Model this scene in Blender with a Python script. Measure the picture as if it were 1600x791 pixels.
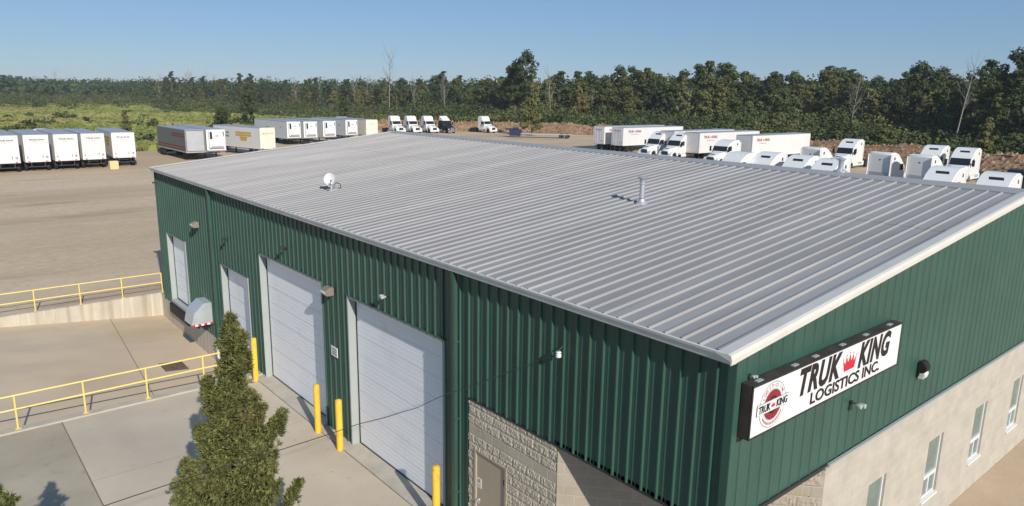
import bpy, bmesh, math, random
import numpy as np
from mathutils import Vector, Matrix, noise
random.seed(7); rng = np.random.default_rng(7)
R = math.radians
scene = bpy.context.scene
for o in list(bpy.data.objects): bpy.data.objects.remove(o)
COL = scene.collection

# ------------------------------------------------------------------ camera
YAW, PITCH, ROLL, FPX = R(39.9783), R(12.4133), R(0.8685), 1128.84
fwd = Vector((math.sin(YAW)*math.cos(PITCH), math.cos(YAW)*math.cos(PITCH), -math.sin(PITCH)))
rgt = Vector((math.cos(YAW), -math.sin(YAW), 0)); upv = rgt.cross(fwd)
r2 = rgt*math.cos(ROLL)+upv*math.sin(ROLL); u2 = -rgt*math.sin(ROLL)+upv*math.cos(ROLL)
cam = bpy.data.cameras.new('camera'); camo = bpy.data.objects.new('camera', cam); COL.objects.link(camo)
camo.matrix_world = Matrix(((r2.x, u2.x, -fwd.x, -8.286), (r2.y, u2.y, -fwd.y, -5.1156), (r2.z, u2.z, -fwd.z, 9.303), (0, 0, 0, 1)))
cam.sensor_width = 36; cam.lens = 36*FPX/1600; cam.clip_start = 0.1; cam.clip_end = 12000
scene.camera = camo
# ------------------------------------------------------------------ light
SUN_AZ, SUN_EL = R(12.3), R(28.5)
W = bpy.data.worlds.new('World'); scene.world = W; W.use_nodes = True
wn = W.node_tree; bg = wn.nodes['Background']
sky = wn.nodes.new('ShaderNodeTexSky'); sky.sky_type = 'NISHITA'; sky.sun_disc = False
sky.sun_elevation = SUN_EL; sky.sun_rotation = math.pi+SUN_AZ
sky.air_density = 1.0; sky.dust_density = 0.0; sky.ozone_density = 4.0; sky.altitude = 100
tint = wn.nodes.new('ShaderNodeMixRGB'); tint.blend_type = 'MULTIPLY'; tint.inputs[0].default_value = 1; tint.inputs[2].default_value = (.90, .96, 1.10, 1)
wn.links.new(sky.outputs[0], tint.inputs[1]); even = wn.nodes.new('ShaderNodeMixRGB'); even.inputs[0].default_value = .52; even.inputs[2].default_value = (2.7, 4.9, 7.9, 1)
wn.links.new(tint.outputs[0], even.inputs[1]); wn.links.new(even.outputs[0], bg.inputs[0]); bg.inputs[1].default_value = 0.078
sl = bpy.data.lights.new('sun', 'SUN'); sl.energy = 4.9; sl.angle = R(0.55); sl.color = (1, .935, .83)
so = bpy.data.objects.new('sun', sl); COL.objects.link(so)
sd = Vector((-math.sin(SUN_AZ)*math.cos(SUN_EL), -math.cos(SUN_AZ)*math.cos(SUN_EL), math.sin(SUN_EL)))
so.rotation_euler = sd.to_track_quat('Z', 'Y').to_euler(); so.location = (-30, -60, 60)
vs = scene.view_settings; vs.view_transform = 'Standard'; vs.look = 'None'; vs.gamma = 1; vs.exposure = 0.0
vs.use_curve_mapping = False
scene.render.engine = 'CYCLES'

# ------------------------------------------------------------------ materials
def mat(name, col, rough=.6, metal=0., var=0., scale=1., col2=None, bump=0., bscale=20., detail=5, spec=None, stretch=(1, 1, 1), island=0., lo=.3, hi=.7):
    m = bpy.data.materials.new(name); m.use_nodes = True; nt = m.node_tree; b = nt.nodes['Principled BSDF']
    b.inputs['Roughness'].default_value = rough; b.inputs['Metallic'].default_value = metal
    if spec is not None: b.inputs['Specular IOR Level'].default_value = spec
    c4 = (*col, 1); b.inputs['Base Color'].default_value = c4
    tc = nt.nodes.new('ShaderNodeTexCoord'); mp = nt.nodes.new('ShaderNodeMapping'); mp.inputs['Scale'].default_value = stretch
    nt.links.new(tc.outputs['Object'], mp.inputs[0])
    last = None
    if var or col2:
        n = nt.nodes.new('ShaderNodeTexNoise'); n.inputs['Scale'].default_value = scale; n.inputs['Detail'].default_value = detail; n.inputs['Roughness'].default_value = .62
        nt.links.new(mp.outputs[0], n.inputs['Vector'])
        r = nt.nodes.new('ShaderNodeValToRGB'); nt.links.new(n.outputs['Fac'], r.inputs[0])
        e = r.color_ramp.elements; e[0].position = lo; e[1].position = hi
        c2 = col2 if col2 else tuple(min(1, c*(1-var)) for c in col)
        e[0].color = (*c2, 1); e[1].color = c4 if col2 else (*[min(1, c*(1+var*.6)) for c in col], 1)
        nt.links.new(r.outputs[0], b.inputs['Base Color']); last = r.outputs[0]
    if island:
        g = nt.nodes.new('ShaderNodeNewGeometry'); h = nt.nodes.new('ShaderNodeHueSaturation')
        mr = nt.nodes.new('ShaderNodeMapRange'); mr.inputs['To Min'].default_value = 1-island; mr.inputs['To Max'].default_value = 1+island
        nt.links.new(g.outputs['Random Per Island'], mr.inputs[0]); nt.links.new(mr.outputs[0], h.inputs['Value'])
        oi = nt.nodes.new('ShaderNodeObjectInfo'); mr2 = nt.nodes.new('ShaderNodeMapRange'); mr2.inputs['To Min'].default_value = .475; mr2.inputs['To Max'].default_value = .515
        nt.links.new(oi.outputs['Random'], mr2.inputs[0]); nt.links.new(mr2.outputs[0], h.inputs['Hue'])
        if last: nt.links.new(last, h.inputs['Color'])
        else: h.inputs['Color'].default_value = c4
        nt.links.new(h.outputs[0], b.inputs['Base Color'])
    if bump:
        n = nt.nodes.new('ShaderNodeTexNoise'); n.inputs['Scale'].default_value = bscale; n.inputs['Detail'].default_value = 6
        nt.links.new(tc.outputs['Object'], n.inputs['Vector'])
        bp = nt.nodes.new('ShaderNodeBump'); bp.inputs['Strength'].default_value = bump; bp.inputs['Distance'].default_value = .02
        nt.links.new(n.outputs['Fac'], bp.inputs['Height']); nt.links.new(bp.outputs[0], b.inputs['Normal'])
    return m
def add_layer(m, col, scale, lo, hi, stretch=(1, 1, 1), fac=1., detail=4, off=0):
    """mixes a further noise-shaped stain colour over the base colour"""
    nt = m.node_tree; b = nt.nodes['Principled BSDF']; src = b.inputs['Base Color']
    tc = nt.nodes.new('ShaderNodeTexCoord'); mp = nt.nodes.new('ShaderNodeMapping'); mp.inputs['Scale'].default_value = stretch; mp.inputs['Location'].default_value = (off, off, 0)
    n = nt.nodes.new('ShaderNodeTexNoise'); n.inputs['Scale'].default_value = scale; n.inputs['Detail'].default_value = detail
    nt.links.new(tc.outputs['Object'], mp.inputs[0]); nt.links.new(mp.outputs[0], n.inputs['Vector'])
    mr = nt.nodes.new('ShaderNodeMapRange'); mr.inputs['From Min'].default_value = lo; mr.inputs['From Max'].default_value = hi; mr.inputs['To Max'].default_value = fac
    nt.links.new(n.outputs['Fac'], mr.inputs[0])
    mx = nt.nodes.new('ShaderNodeMixRGB'); nt.links.new(mr.outputs[0], mx.inputs[0])
    if src.is_linked: nt.links.new(src.links[0].from_socket, mx.inputs[1])
    else: mx.inputs[1].default_value = src.default_value
    mx.inputs[2].default_value = (*col, 1); nt.links.new(mx.outputs[0], src)
    return m
def brick_mat(name, c1, c2, mortar, bw=.406, rh=.203, bump=.3, rough=.85, ms=.008):
    m = bpy.data.materials.new(name); m.use_nodes = True; nt = m.node_tree; b = nt.nodes['Principled BSDF']; b.inputs['Roughness'].default_value = rough
    uv = nt.nodes.new('ShaderNodeUVMap'); br = nt.nodes.new('ShaderNodeTexBrick'); nt.links.new(uv.outputs[0], br.inputs['Vector'])
    br.inputs['Color1'].default_value = (*c1, 1); br.inputs['Color2'].default_value = (*c2, 1); br.inputs['Mortar'].default_value = (*mortar, 1)
    br.inputs['Scale'].default_value = 1; br.inputs['Mortar Size'].default_value = ms; br.inputs['Brick Width'].default_value = bw; br.inputs['Row Height'].default_value = rh
    br.inputs['Mortar Smooth'].default_value = .3
    n = nt.nodes.new('ShaderNodeTexNoise'); n.inputs['Scale'].default_value = 2.2; n.inputs['Detail'].default_value = 6
    mx = nt.nodes.new('ShaderNodeMixRGB'); mx.blend_type = 'MULTIPLY'; mx.inputs[0].default_value = .35
    nt.links.new(uv.outputs[0], n.inputs['Vector']); nt.links.new(br.outputs['Color'], mx.inputs[1]); nt.links.new(n.outputs['Fac'], mx.inputs[2]); nt.links.new(mx.outputs[0], b.inputs['Base Color'])
    n2 = nt.nodes.new('ShaderNodeTexNoise'); n2.inputs['Scale'].default_value = 30; n2.inputs['Detail'].default_value = 5; nt.links.new(uv.outputs[0], n2.inputs['Vector'])
    ad = nt.nodes.new('ShaderNodeMath'); ad.operation = 'MULTIPLY_ADD'; ad.inputs[1].default_value = -1.2; nt.links.new(br.outputs['Fac'], ad.inputs[0]); nt.links.new(n2.outputs['Fac'], ad.inputs[2])
    bp = nt.nodes.new('ShaderNodeBump'); bp.inputs['Strength'].default_value = bump; bp.inputs['Distance'].default_value = .01
    nt.links.new(ad.outputs[0], bp.inputs['Height']); nt.links.new(bp.outputs[0], b.inputs['Normal'])
    return m
M = {}
M['green'] = add_layer(mat('green_panel_paint', (.034, .090, .069), .42, var=.16, scale=.8), (.048, .110, .084), .35, .5, .75, (3, 3, .4), .5)
M['roof'] = add_layer(mat('roof_metal', (.30, .288, .285), .6, .05, var=.10, scale=.5, stretch=(.5, 2, 1)), (.26, .25, .25), 1.2, .55, .75, (.4, 3.28, 1), .5)
add_layer(M['roof'], (.37, .36, .355), 1.0, .50, .60, (.02, 1.3, 1), .5, 2, 17)
add_layer(M['roof'], (.22, .215, .21), 1.0, .60, .75, (.25, 2.2, 1), .45, 6, 5)
M['ridge'] = mat('ridge_metal', (.36, .355, .355), .5, .15, var=.06, scale=.7)
M['gutter'] = mat('gutter_metal', (.60, .60, .60), .5, .0, var=.12, scale=1.5)
M['trim'] = add_layer(mat('rake_trim_paint', (.62, .59, .54), .5, var=.06, scale=1.5), (.55, .5, .42), 2.5, .55, .75, (1, 1, 1), .35)
M['door'] = add_layer(mat('door_white_paint', (.84, .85, .88), .45, var=.03, scale=1), (.62, .61, .60), 1.3, .58, .8, (1, 1, .5), .45)
M['jamb'] = mat('jamb_paint', (.34, .37, .36), .5, var=.05, scale=2)
M['black'] = mat('black_rubber', (.012, .012, .013), .7)
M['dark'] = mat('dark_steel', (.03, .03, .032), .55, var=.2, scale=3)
M['glass'] = mat('dark_glass', (.012, .015, .018), .08, 0, spec=.6)
M['wglass'] = mat('window_glass', (.16, .22, .20), .08, 0, var=.2, scale=1.5, spec=.7)
M['white'] = mat('white_paint', (.73, .73, .72), .32, var=.03, scale=.6)
M['twhite'] = add_layer(mat('trailer_white', (.70, .69, .68), .4, var=.03, scale=.5), (.6, .57, .52), .8, .5, .8, (1, 1, .2), .35)
M['cream'] = mat('trailer_cream', (.74, .70, .59), .45, var=.03, scale=.6)
M['alu'] = mat('aluminium_sheet', (.55, .56, .58), .42, .5, var=.08, scale=1.2)
M['troof'] = mat('trailer_roof', (.36, .38, .43), .5, .2, var=.12, scale=.7)
M['silver'] = mat('silver_trailer_side', (.22, .22, .24), .4, .55, var=.1, scale=.9, stretch=(1, 1, .3))
M['maroon'] = mat('maroon_stripe', (.26, .018, .03), .5)
M['red'] = mat('sign_red', (.55, .015, .04), .45)
M['textblack'] = mat('lettering_black', (.012, .01, .012), .5)
M['textred'] = mat('lettering_red', (.28, .04, .04), .5)
M['textgold'] = mat('lettering_gold', (.55, .36, .06), .5)
M['textgrey'] = mat('lettering_grey', (.25, .25, .27), .5)
M['yellow'] = add_layer(mat('bollard_yellow', (.85, .50, .05), .45, var=.08, scale=3), (.42, .24, .06), 7, .6, .68, (1, 1, .6), .6)
M['railyellow'] = add_layer(mat('rail_yellow', (.80, .62, .18), .45, var=.08, scale=3), (.45, .3, .12), 6, .6, .75, (1, 1, 1), .6)
M['conc'] = add_layer(add_layer(mat('apron_concrete', (.57, .485, .375), .85, var=.10, scale=.35, bump=.25, bscale=25), (.42, .365, .295), .28, .45, .66, (1, .6, 1), .85), (.32, .28, .22), 2.5, .62, .8, (1, 1, 1), .4, 6)
M['conc2'] = add_layer(add_layer(mat('apron_concrete_worn', (.42, .36, .27), .85, var=.12, scale=.6, bump=.25, bscale=25), (.31, .265, .20), .5, .45, .7, (.5, 1, 1), .7), (.16, .15, .13), 3, .6, .8, (1, 1, 1), .5, 6)
M['concpit'] = add_layer(add_layer(mat('dock_floor_concrete', (.60, .47, .33), .85, var=.10, scale=.3, bump=.2, bscale=25), (.43, .36, .28), .5, .5, .75, (.4, 1, 1), .6), (.46, .33, .20), .25, .55, .7, (1, 1, 1), .5)
M['joint'] = mat('joint_filler', (.20, .175, .145), .9, var=.3, scale=8)
M['wallconc'] = add_layer(add_layer(mat('retaining_concrete', (.50, .445, .36), .85, var=.12, scale=.8, bump=.3, bscale=14), (.34, .285, .22), 1.6, .5, .7, (2.2, 2.2, .12), .8), (.66, .6, .5), 2.5, .55, .7, (3, 3, .15), .6, off=4)
M['conc_edge'] = mat('curb_concrete', (.46, .42, .35), .85, var=.15, scale=2, bump=.3)
M['yard'] = add_layer(add_layer(add_layer(mat('yard_gravel', (.56, .42, .28), .95, var=.14, scale=1.6, bump=.5, bscale=8), (.42, .31, .20), .05, .42, .60, (.45, 1.4, 1), .9, 8), (.60, .49, .36), .11, .5, .7, (.3, 1.3, 1), .6, 8, 7), (.28, .21, .14), .14, .60, .72, (.45, 1.7, 1), .75, 9, 3)
add_layer(M['yard'], (.33, .25, .17), 2.6, .52, .72, (1, 1, 1), .45, 8, 21)
add_layer(M['yard'], (.66, .54, .38), 1.1, .60, .75, (.6, 1.4, 1), .5, 8, 41)
add_layer(M['conc'], (.27, .235, .19), 5.0, .66, .74, (1, 1, 1), .5, 3, 8)
M['sand'] = add_layer(mat('side_gravel', (.50, .38, .26), .95, var=.12, scale=.5, bump=.4, bscale=12), (.36, .29, .21), .4, .5, .7, fac=.5)
M['field'] = add_layer(add_layer(add_layer(mat('field_grass_ground', (.175, .19, .052), .95, var=.25, scale=.05, bump=.8, bscale=3), (.235, .21, .08), .035, .46, .60, (.35, 1.1, 1), .9, 8), (.09, .12, .032), .06, .54, .68, (.4, 1, 1), .9, 8, 9), (.2, .16, .08), .02, .58, .7, (.3, 1.2, 1), .7, 8, 33)
M['dirt'] = add_layer(mat('berm_dirt', (.37, .215, .10), .95, col2=(.12, .065, .028), scale=1.1, bump=1, bscale=4, detail=8), (.38, .27, .16), .5, .5, .65, fac=.6)
M['rock'] = mat('berm_rock', (.33, .225, .13), .9, var=.4, scale=2, island=.35)
M['block'] = brick_mat('smooth_block', (.54, .495, .42), (.50, .455, .385), (.60, .55, .47), ms=.006, bump=.15)
M['blockw'] = brick_mat('chamfer_block', (.46, .40, .32), (.42, .365, .29), (.53, .47, .385), ms=.009, bump=.5)
M['split'] = brick_mat('split_face_block', (.60, .52, .41), (.55, .48, .375), (.60, .53, .43), bump=.5, ms=.004)
M['doorbeige'] = mat('beige_door_paint', (.40, .34, .25), .5, var=.05, scale=2)
M['wire'] = mat('cable_black', (.02, .02, .02), .6)
M['galv'] = mat('galvanised_metal', (.50, .54, .56), .4, .3, var=.1, scale=3)
M['brown'] = mat('sign_housing_brown', (.055, .04, .035), .55, var=.5, scale=3, bump=.2)
M['signface'] = mat('sign_face', (.74, .735, .74), .35)
M['lens'] = mat('lamp_lens', (.7, .7, .66), .25)
M['bronze'] = mat('lamp_housing', (.30, .26, .21), .45, .3)
M['leafc'] = mat('foliage_mid', (.092, .112, .034), .75, var=.35, scale=.5, island=.35, spec=.2)
M['leafd'] = mat('foliage_dark', (.055, .076, .028), .75, var=.35, scale=.5, island=.35, spec=.2)
M['leafl'] = mat('foliage_light', (.145, .155, .050), .75, var=.3, scale=.5, island=.3, spec=.2)
M['leafy'] = mat('foliage_yellow', (.14, .13, .045), .75, var=.3, scale=.5, island=.3, spec=.2)
M['scrub'] = add_layer(add_layer(mat('scrub_leaves', (.066, .094, .030), .8, var=.45, scale=.12, island=.4, spec=.2), (.135, .14, .045), .035, .5, .62, fac=.9), (.045, .055, .028), .09, .5, .62, fac=.8, off=11)
M['grass'] = add_layer(mat('tall_grass', (.20, .215, .06), .8, var=.35, scale=.05, island=.3, spec=.2), (.28, .25, .10), .03, .48, .6, (.4, 1, 1), .9)
M['wood'] = mat('far_woodland_leaves', (.045, .078, .032), .8, var=.4, scale=.02, island=.35, spec=.1)
M['bark'] = mat('bark', (.16, .13, .10), .9, var=.4, scale=3)
M['bare'] = mat('bare_bark', (.27, .245, .21), .9, var=.3, scale=2)
M['spruce'] = add_layer(mat('evergreen_needles', (.125, .145, .048), .7, var=.45, scale=2.6, island=.6, spec=.25), (.20, .18, .07), 1.7, .52, .7, fac=.6)
M['gapshade'] = mat('painted_gap_shade', (.05, .05, .022), .95, var=.5, scale=9)  # dark tone painting the shade in the gaps of the evergreen crowns
M['lawn'] = mat('lawn_ground', (.06, .085, .025), .95, var=.3, scale=1)
M['wood_post'] = mat('orange_post', (.4, .14, .05), .7)
M['box'] = mat('beige_box', (.72, .52, .28), .7, var=.1, scale=2)
M['blue'] = mat('navy_machine_paint', (.02, .025, .09), .5)
M['blackpaint'] = mat('black_truck_paint', (.015, .017, .022), .25)
M['chrome'] = mat('grille_chrome', (.5, .5, .52), .25, .8)
M['tapered'] = mat('reflective_red', (.5, .02, .04), .4)
M['steelrust'] = mat('rusty_drain_grate', (.16, .11, .07), .8, var=.4, scale=6)

# ------------------------------------------------------------------ mesh helpers
class MB:
    def __init__(s): s.v = []; s.f = []; s.m = []; s.mats = []
    def mi(s, m):
        if m not in s.mats: s.mats.append(m)
        return s.mats.index(m)
    def add(s, vs, fs, m=None):
        b = len(s.v); s.v += [tuple(v) for v in vs]; k = s.mi(m) if m else 0
        s.f += [tuple(b+i for i in f) for f in fs]; s.m += [k]*len(fs); return s
    def box(s, x0, x1, y0, y1, z0, z1, m=None):
        v = [(x, y, z) for z in (z0, z1) for y in (y0, y1) for x in (x0, x1)]
        return s.add(v, [(0, 2, 3, 1), (4, 5, 7, 6), (0, 1, 5, 4), (2, 6, 7, 3), (0, 4, 6, 2), (1, 3, 7, 5)], m)
    def quad(s, a, b, c, d, m=None): return s.add([a, b, c, d], [(0, 1, 2, 3)], m)
    def prism(s, pts, a0, a1, axis, m=None):
        """pts 2D polygon; extruded along axis ('x': pts=(y,z), 'y': pts=(x,z), 'z': pts=(x,y))"""
        def P(p, a): return {'x': (a, p[0], p[1]), 'y': (p[0], a, p[1]), 'z': (p[0], p[1], a)}[axis]
        n = len(pts); v = [P(p, a0) for p in pts]+[P(p, a1) for p in pts]
        f = [tuple(range(n-1, -1, -1)), tuple(range(n, 2*n))]+[(i, (i+1) % n, n+(i+1) % n, n+i) for i in range(n)]
        return s.add(v, f, m)
    def tube(s, pts, r, n=10, m=None, cap=True):
        pts = [Vector(p) for p in pts]; rs = r if isinstance(r, (list, tuple)) else [r]*len(pts)
        base = len(s.v); k = s.mi(m) if m else 0; prev = None
        for i, p in enumerate(pts):
            d = (pts[min(i+1, len(pts)-1)]-pts[max(i-1, 0)]).normalized()
            if prev is None: a = d.orthogonal().normalized()
            else: a = (prev-d*prev.dot(d)); a = a.normalized() if a.length > 1e-6 else d.orthogonal().normalized()
            prev = a; b = d.cross(a)
            for j in range(n):
                t = 2*math.pi*j/n; s.v.append(tuple(p+(a*math.cos(t)+b*math.sin(t))*rs[i]))
        for i in range(len(pts)-1):
            for j in range(n):
                q = base+i*n; s.f.append((q+j, q+(j+1) % n, q+n+(j+1) % n, q+n+j)); s.m.append(k)
        if cap:
            s.f.append(tuple(base+j for j in range(n-1, -1, -1))); s.f.append(tuple(base+(len(pts)-1)*n+j for j in range(n))); s.m += [k, k]
        return s
    def lathe(s, prof, c, n=20, m=None, axis='z'):
        base = len(s.v); k = s.mi(m) if m else 0
        for r, h in prof:
            for j in range(n):
                t = 2*math.pi*j/n; a, b = r*math.cos(t), r*math.sin(t)
                s.v.append({'z': (c[0]+a, c[1]+b, c[2]+h), 'y': (c[0]+a, c[1]+h, c[2]+b), 'x': (c[0]+h, c[1]+a, c[2]+b)}[axis])
        for i in range(len(prof)-1):
            for j in range(n):
                q = base+i*n; s.f.append((q+j, q+(j+1) % n, q+n+(j+1) % n, q+n+j)); s.m.append(k)
        s.f.append(tuple(base+j for j in range(n))); s.f.append(tuple(base+(len(prof)-1)*n+j for j in range(n))); s.m += [k, k]
        return s
    def build(s, name, m=None, parent=None, bevel=0, smooth=False, seg=2, **props):
        me = bpy.data.meshes.new(name); me.from_pydata(s.v, [], s.f)
        mats = s.mats if s.mats else [m]
        for x in mats: me.materials.append(M[x] if isinstance(x, str) else x)
        if len(mats) > 1: me.polygons.foreach_set('material_index', s.m)
        bm = bmesh.new(); bm.from_mesh(me)
        bmesh.ops.recalc_face_normals(bm, faces=bm.faces)
        if bevel: bmesh.ops.bevel(bm, geom=[e for e in bm.edges if e.is_manifold and e.calc_face_angle(0) > .5], offset=bevel, segments=seg, affect='EDGES', clamp_overlap=True)
        uv = bm.loops.layers.uv.new('UVMap')
        for f in bm.faces:
            n = f.normal
            t = Vector((1, 0, 0)) if abs(n.z) > .9 else Vector((-n.y, n.x, 0)).normalized()
            b2 = Vector((0, 1, 0)) if abs(n.z) > .9 else Vector((0, 0, 1))
            for l in f.loops: l[uv].uv = (l.vert.co.dot(t), l.vert.co.dot(b2))
            f.smooth = smooth
        bm.to_mesh(me); bm.free()
        if smooth:
            try: me.set_sharp_from_angle(angle=R(38))
            except Exception: pass
        o = bpy.data.objects.new(name, me); COL.objects.link(o)
        if parent: o.parent = parent
        for k, v in props.items(): o[k] = v
        return o
def tag(o, label, cat=None, group=None):
    o['label'] = label
    if cat: o['category'] = cat
    if group: o['group'] = group
    return o
def thing(name, label, cat, loc=(0, 0, 0), rz=0, group=None):
    o = bpy.data.objects.new(name, None); COL.objects.link(o); o.location = loc; o.rotation_euler = (0, 0, rz); o.empty_display_size = .3
    return tag(o, label, cat, group)
def dup(o, loc, rz, label, group=None, parent=None, sc=None):
    def cp(a, par):
        c = a.copy(); COL.objects.link(c); c.parent = par
        for ch in a.children: cp(ch, c)
        return c
    r = cp(o, parent); r.location = loc; r.rotation_euler = (0, 0, rz)
    if sc: r.scale = (sc, sc, sc) if not isinstance(sc, tuple) else sc
    r['label'] = label
    if group: r['group'] = group
    return r
def struct(o): o['kind'] = 'structure'; return o
def text_mesh(name, txt, size, mt, origin, xdir, ydir, parent, width=None, shear=0, bold=0, depth=.006, align='LEFT', spacing=1.):
    cu = bpy.data.curves.new('lettering', 'FONT'); cu.body = txt; cu.size = size; cu.shear = shear; cu.offset = bold; cu.extrude = depth/2; cu.align_x = align; cu.space_character = spacing
    cu.resolution_u = 3
    to = bpy.data.objects.new('tmp', cu); COL.objects.link(to); bpy.context.view_layer.update()
    me = bpy.data.meshes.new_from_object(to.evaluated_get(bpy.context.evaluated_depsgraph_get())); bpy.data.objects.remove(to); bpy.data.curves.remove(cu)
    X, Y = Vector(xdir).normalized(), Vector(ydir).normalized(); Z = X.cross(Y)
    xs = [v.co.x for v in me.vertices]; sx = 1
    if width and xs: sx = width/(max(xs)-min(xs))
    x0 = min(xs) if align == 'LEFT' else (min(xs)+max(xs))/2
    for v in me.vertices:
        c = v.co.copy(); v.co = Vector(origin)+X*((c.x-x0)*sx)+Y*c.y+Z*(c.z+depth/2)
    me.materials.clear(); me.materials.append(M[mt]); me.name = name
    o = bpy.data.objects.new(name, me); COL.objects.link(o); o.parent = parent
    return o
def fill_sheet(name, outer, holes, z, m, props=None):
    bm = bmesh.new(); es = []
    for loop in [outer]+holes:
        vv = [bm.verts.new((p[0], p[1], z)) for p in loop]
        for i in range(len(vv)): es.append(bm.edges.new((vv[i], vv[(i+1) % len(vv)])))
    bmesh.ops.triangle_fill(bm, edges=es, use_beauty=True, normal=(0, 0, 1))
    for f in bm.faces:
        if f.normal.z < 0: f.normal_flip()
    me = bpy.data.meshes.new(name); bm.to_mesh(me); bm.free(); me.materials.append(M[m])
    o = bpy.data.objects.new(name, me); COL.objects.link(o); return struct(o)
def rect(x0, x1, y0, y1): return [(x0, y0), (x1, y0), (x1, y1), (x0, y1)]

# ------------------------------------------------------------------ ground
L, WH, HE, HR = 29.25, 12.094, 5.80, 7.089
SL = (HR-HE)/WH
fill_sheet('field_ground', rect(-5000, 5000, -3000, 7000), [rect(-12, 1.5, 16.5, 31.5)], -.05, 'field')
yp = [(-130, 112), (-60, 114), (-10, 112), (5, 113), (15, 114.5), (30, 117), (38, 134), (50, 136), (64, 140), (80, 158), (100, 156), (112, 140), (118, 120), (116, 90), (112, 70), (108, 50), (104, 30), (100, 0), (96, -70), (-130, -70)]
yb = []
for i, p in enumerate(yp):
    q = yp[(i+1) % len(yp)]; n = max(2, int(math.dist(p, q)/2.2))
    for k in range(n):
        t = k/n; x, y = p[0]+(q[0]-p[0])*t, p[1]+(q[1]-p[1])*t
        j = noise.noise(Vector((x*.13, y*.13, 0)))*2.6+noise.noise(Vector((x*.5, y*.5, 3)))*.9
        yb.append((x+j*.5, y+j))
fill_sheet('yard_gravel', yb, [rect(-9.6, 0.02, 17.62, 29.9)], 0, 'yard')
# apron slabs, each laid as its own sheet
fill_sheet('apron_slab', [(-5.82, 9.3), (-3.0, 9.3), (-3.0, 3.2), (.02, 3.2), (.02, 17.6), (-5.82, 17.6)], [], .006, 'conc')
fill_sheet('apron_slab', rect(-16, -5.86, 9.3, 17.6), [], .005, 'conc2')
fill_sheet('side_ground', rect(.5, 40, -30, -.02), [], .006, 'sand')
fill_sheet('lawn', [(-16, -25), (-3.1, -25), (-3.1, 9.25), (-16, 9.25)], [], .01, 'lawn')
j = MB(); j.box(-5.852, -5.828, 9.3, 17.6, -.02, .009); j.box(-5.8, -.02, 13.486, 13.494, -.02, .0075); j.box(-.36, -.335, 6.4, 17.5, -.02, .009)
struct(j.build('apron_joint', 'joint'))
# dock ramp: sloping floor between two retaining walls
b = MB()
b.add([(-9.6, 17.6, .002), (.0, 17.6, -.98), (.0, 29.95, -.98), (-9.6, 29.95, .002)], [(0, 1, 2, 3)])
struct(b.build('dock_ramp', 'concpit'))
b = MB(); 
def ramp_z(x): return -.98-(x/9.6)*.982
for xx in (-3.1,): b.add([(xx, 17.9, ramp_z(xx)+.004), (xx+.025, 17.9, ramp_z(xx)+.004), (xx+.9, 29.9, ramp_z(xx+.9)+.004), (xx+.875, 29.9, ramp_z(xx+.875)+.004)], [(0, 1, 2, 3)])
struct(b.build('ramp_joint', 'joint'))
w = MB(); w.prism([(-13, -.4), (-13, .0), (-9.6, .06), (.0, .10), (.0, -1.4), (-9.6, -.5)], 29.9, 30.12, 'y')
w.prism([(0, -1.4), (0, -.02), (.6, -.02), (.6, -1.4)], 29.3, 30.12, 'y')
tag(w.build('retaining_wall', 'wallconc', bevel=.02), 'pale streaked concrete retaining wall on the far side of the sunken loading dock', 'retaining wall')
w = MB(); w.prism([(-13, -.4), (-13, .05), (-.02, .05), (-.02, -1.4), (-9.6, -.5)], 17.6, 17.93, 'y')
tag(w.build('retaining_wall', 'conc_edge', bevel=.015), 'low concrete curb wall on the near side of the sunken loading dock', 'retaining wall')
b = MB(); zc = ramp_z(-1.6)
b.prism([(-2.0, ramp_z(-2.0)+.004), (-1.2, ramp_z(-1.2)+.004), (-1.2, ramp_z(-1.2)+.02), (-2.0, ramp_z(-2.0)+.02)], 21.9, 22.9, 'y')
tag(b.build('drain_grate', 'steelrust'), 'rusty square drain grate in the dock floor', 'drain')

# ------------------------------------------------------------------ railings
def railing(label, y, posts, zb, ztop, zmid, xend=None):
    t = thing('railing', label, 'railing', (posts[0], y, zb))
    def loc(m): return m
    a = MB(); xe = xend if xend is not None else posts[-1]
    for z, nm in ((ztop, 'top_rail'), (zmid, 'mid_rail')):
        q = MB(); q.tube([(posts[0]-posts[0], 0, z-zb), (xe-posts[0], 0, z-zb)], .024, 8); q.build(nm, 'railyellow', t, smooth=True)
    for x in posts:
        q = MB(); q.tube([(x-posts[0], 0, 0), (x-posts[0], 0, ztop-zb)], .026, 8); q.box(x-posts[0]-.07, x-posts[0]+.07, -.07, .07, 0, .012); q.build('post', 'railyellow', t)
    return t
railing('yellow pipe railing along the far retaining wall of the dock', 30.02, [-9.95, -8.3, -6.6, -4.92, -3.25, -1.6, .06], .09, 1.0, .57)
railing('yellow pipe railing along the near edge of the dock', 17.78, [-8.55, -6.85, -5.2, -3.53, -1.86], .05, 1.02, .62, -.38)

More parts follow.
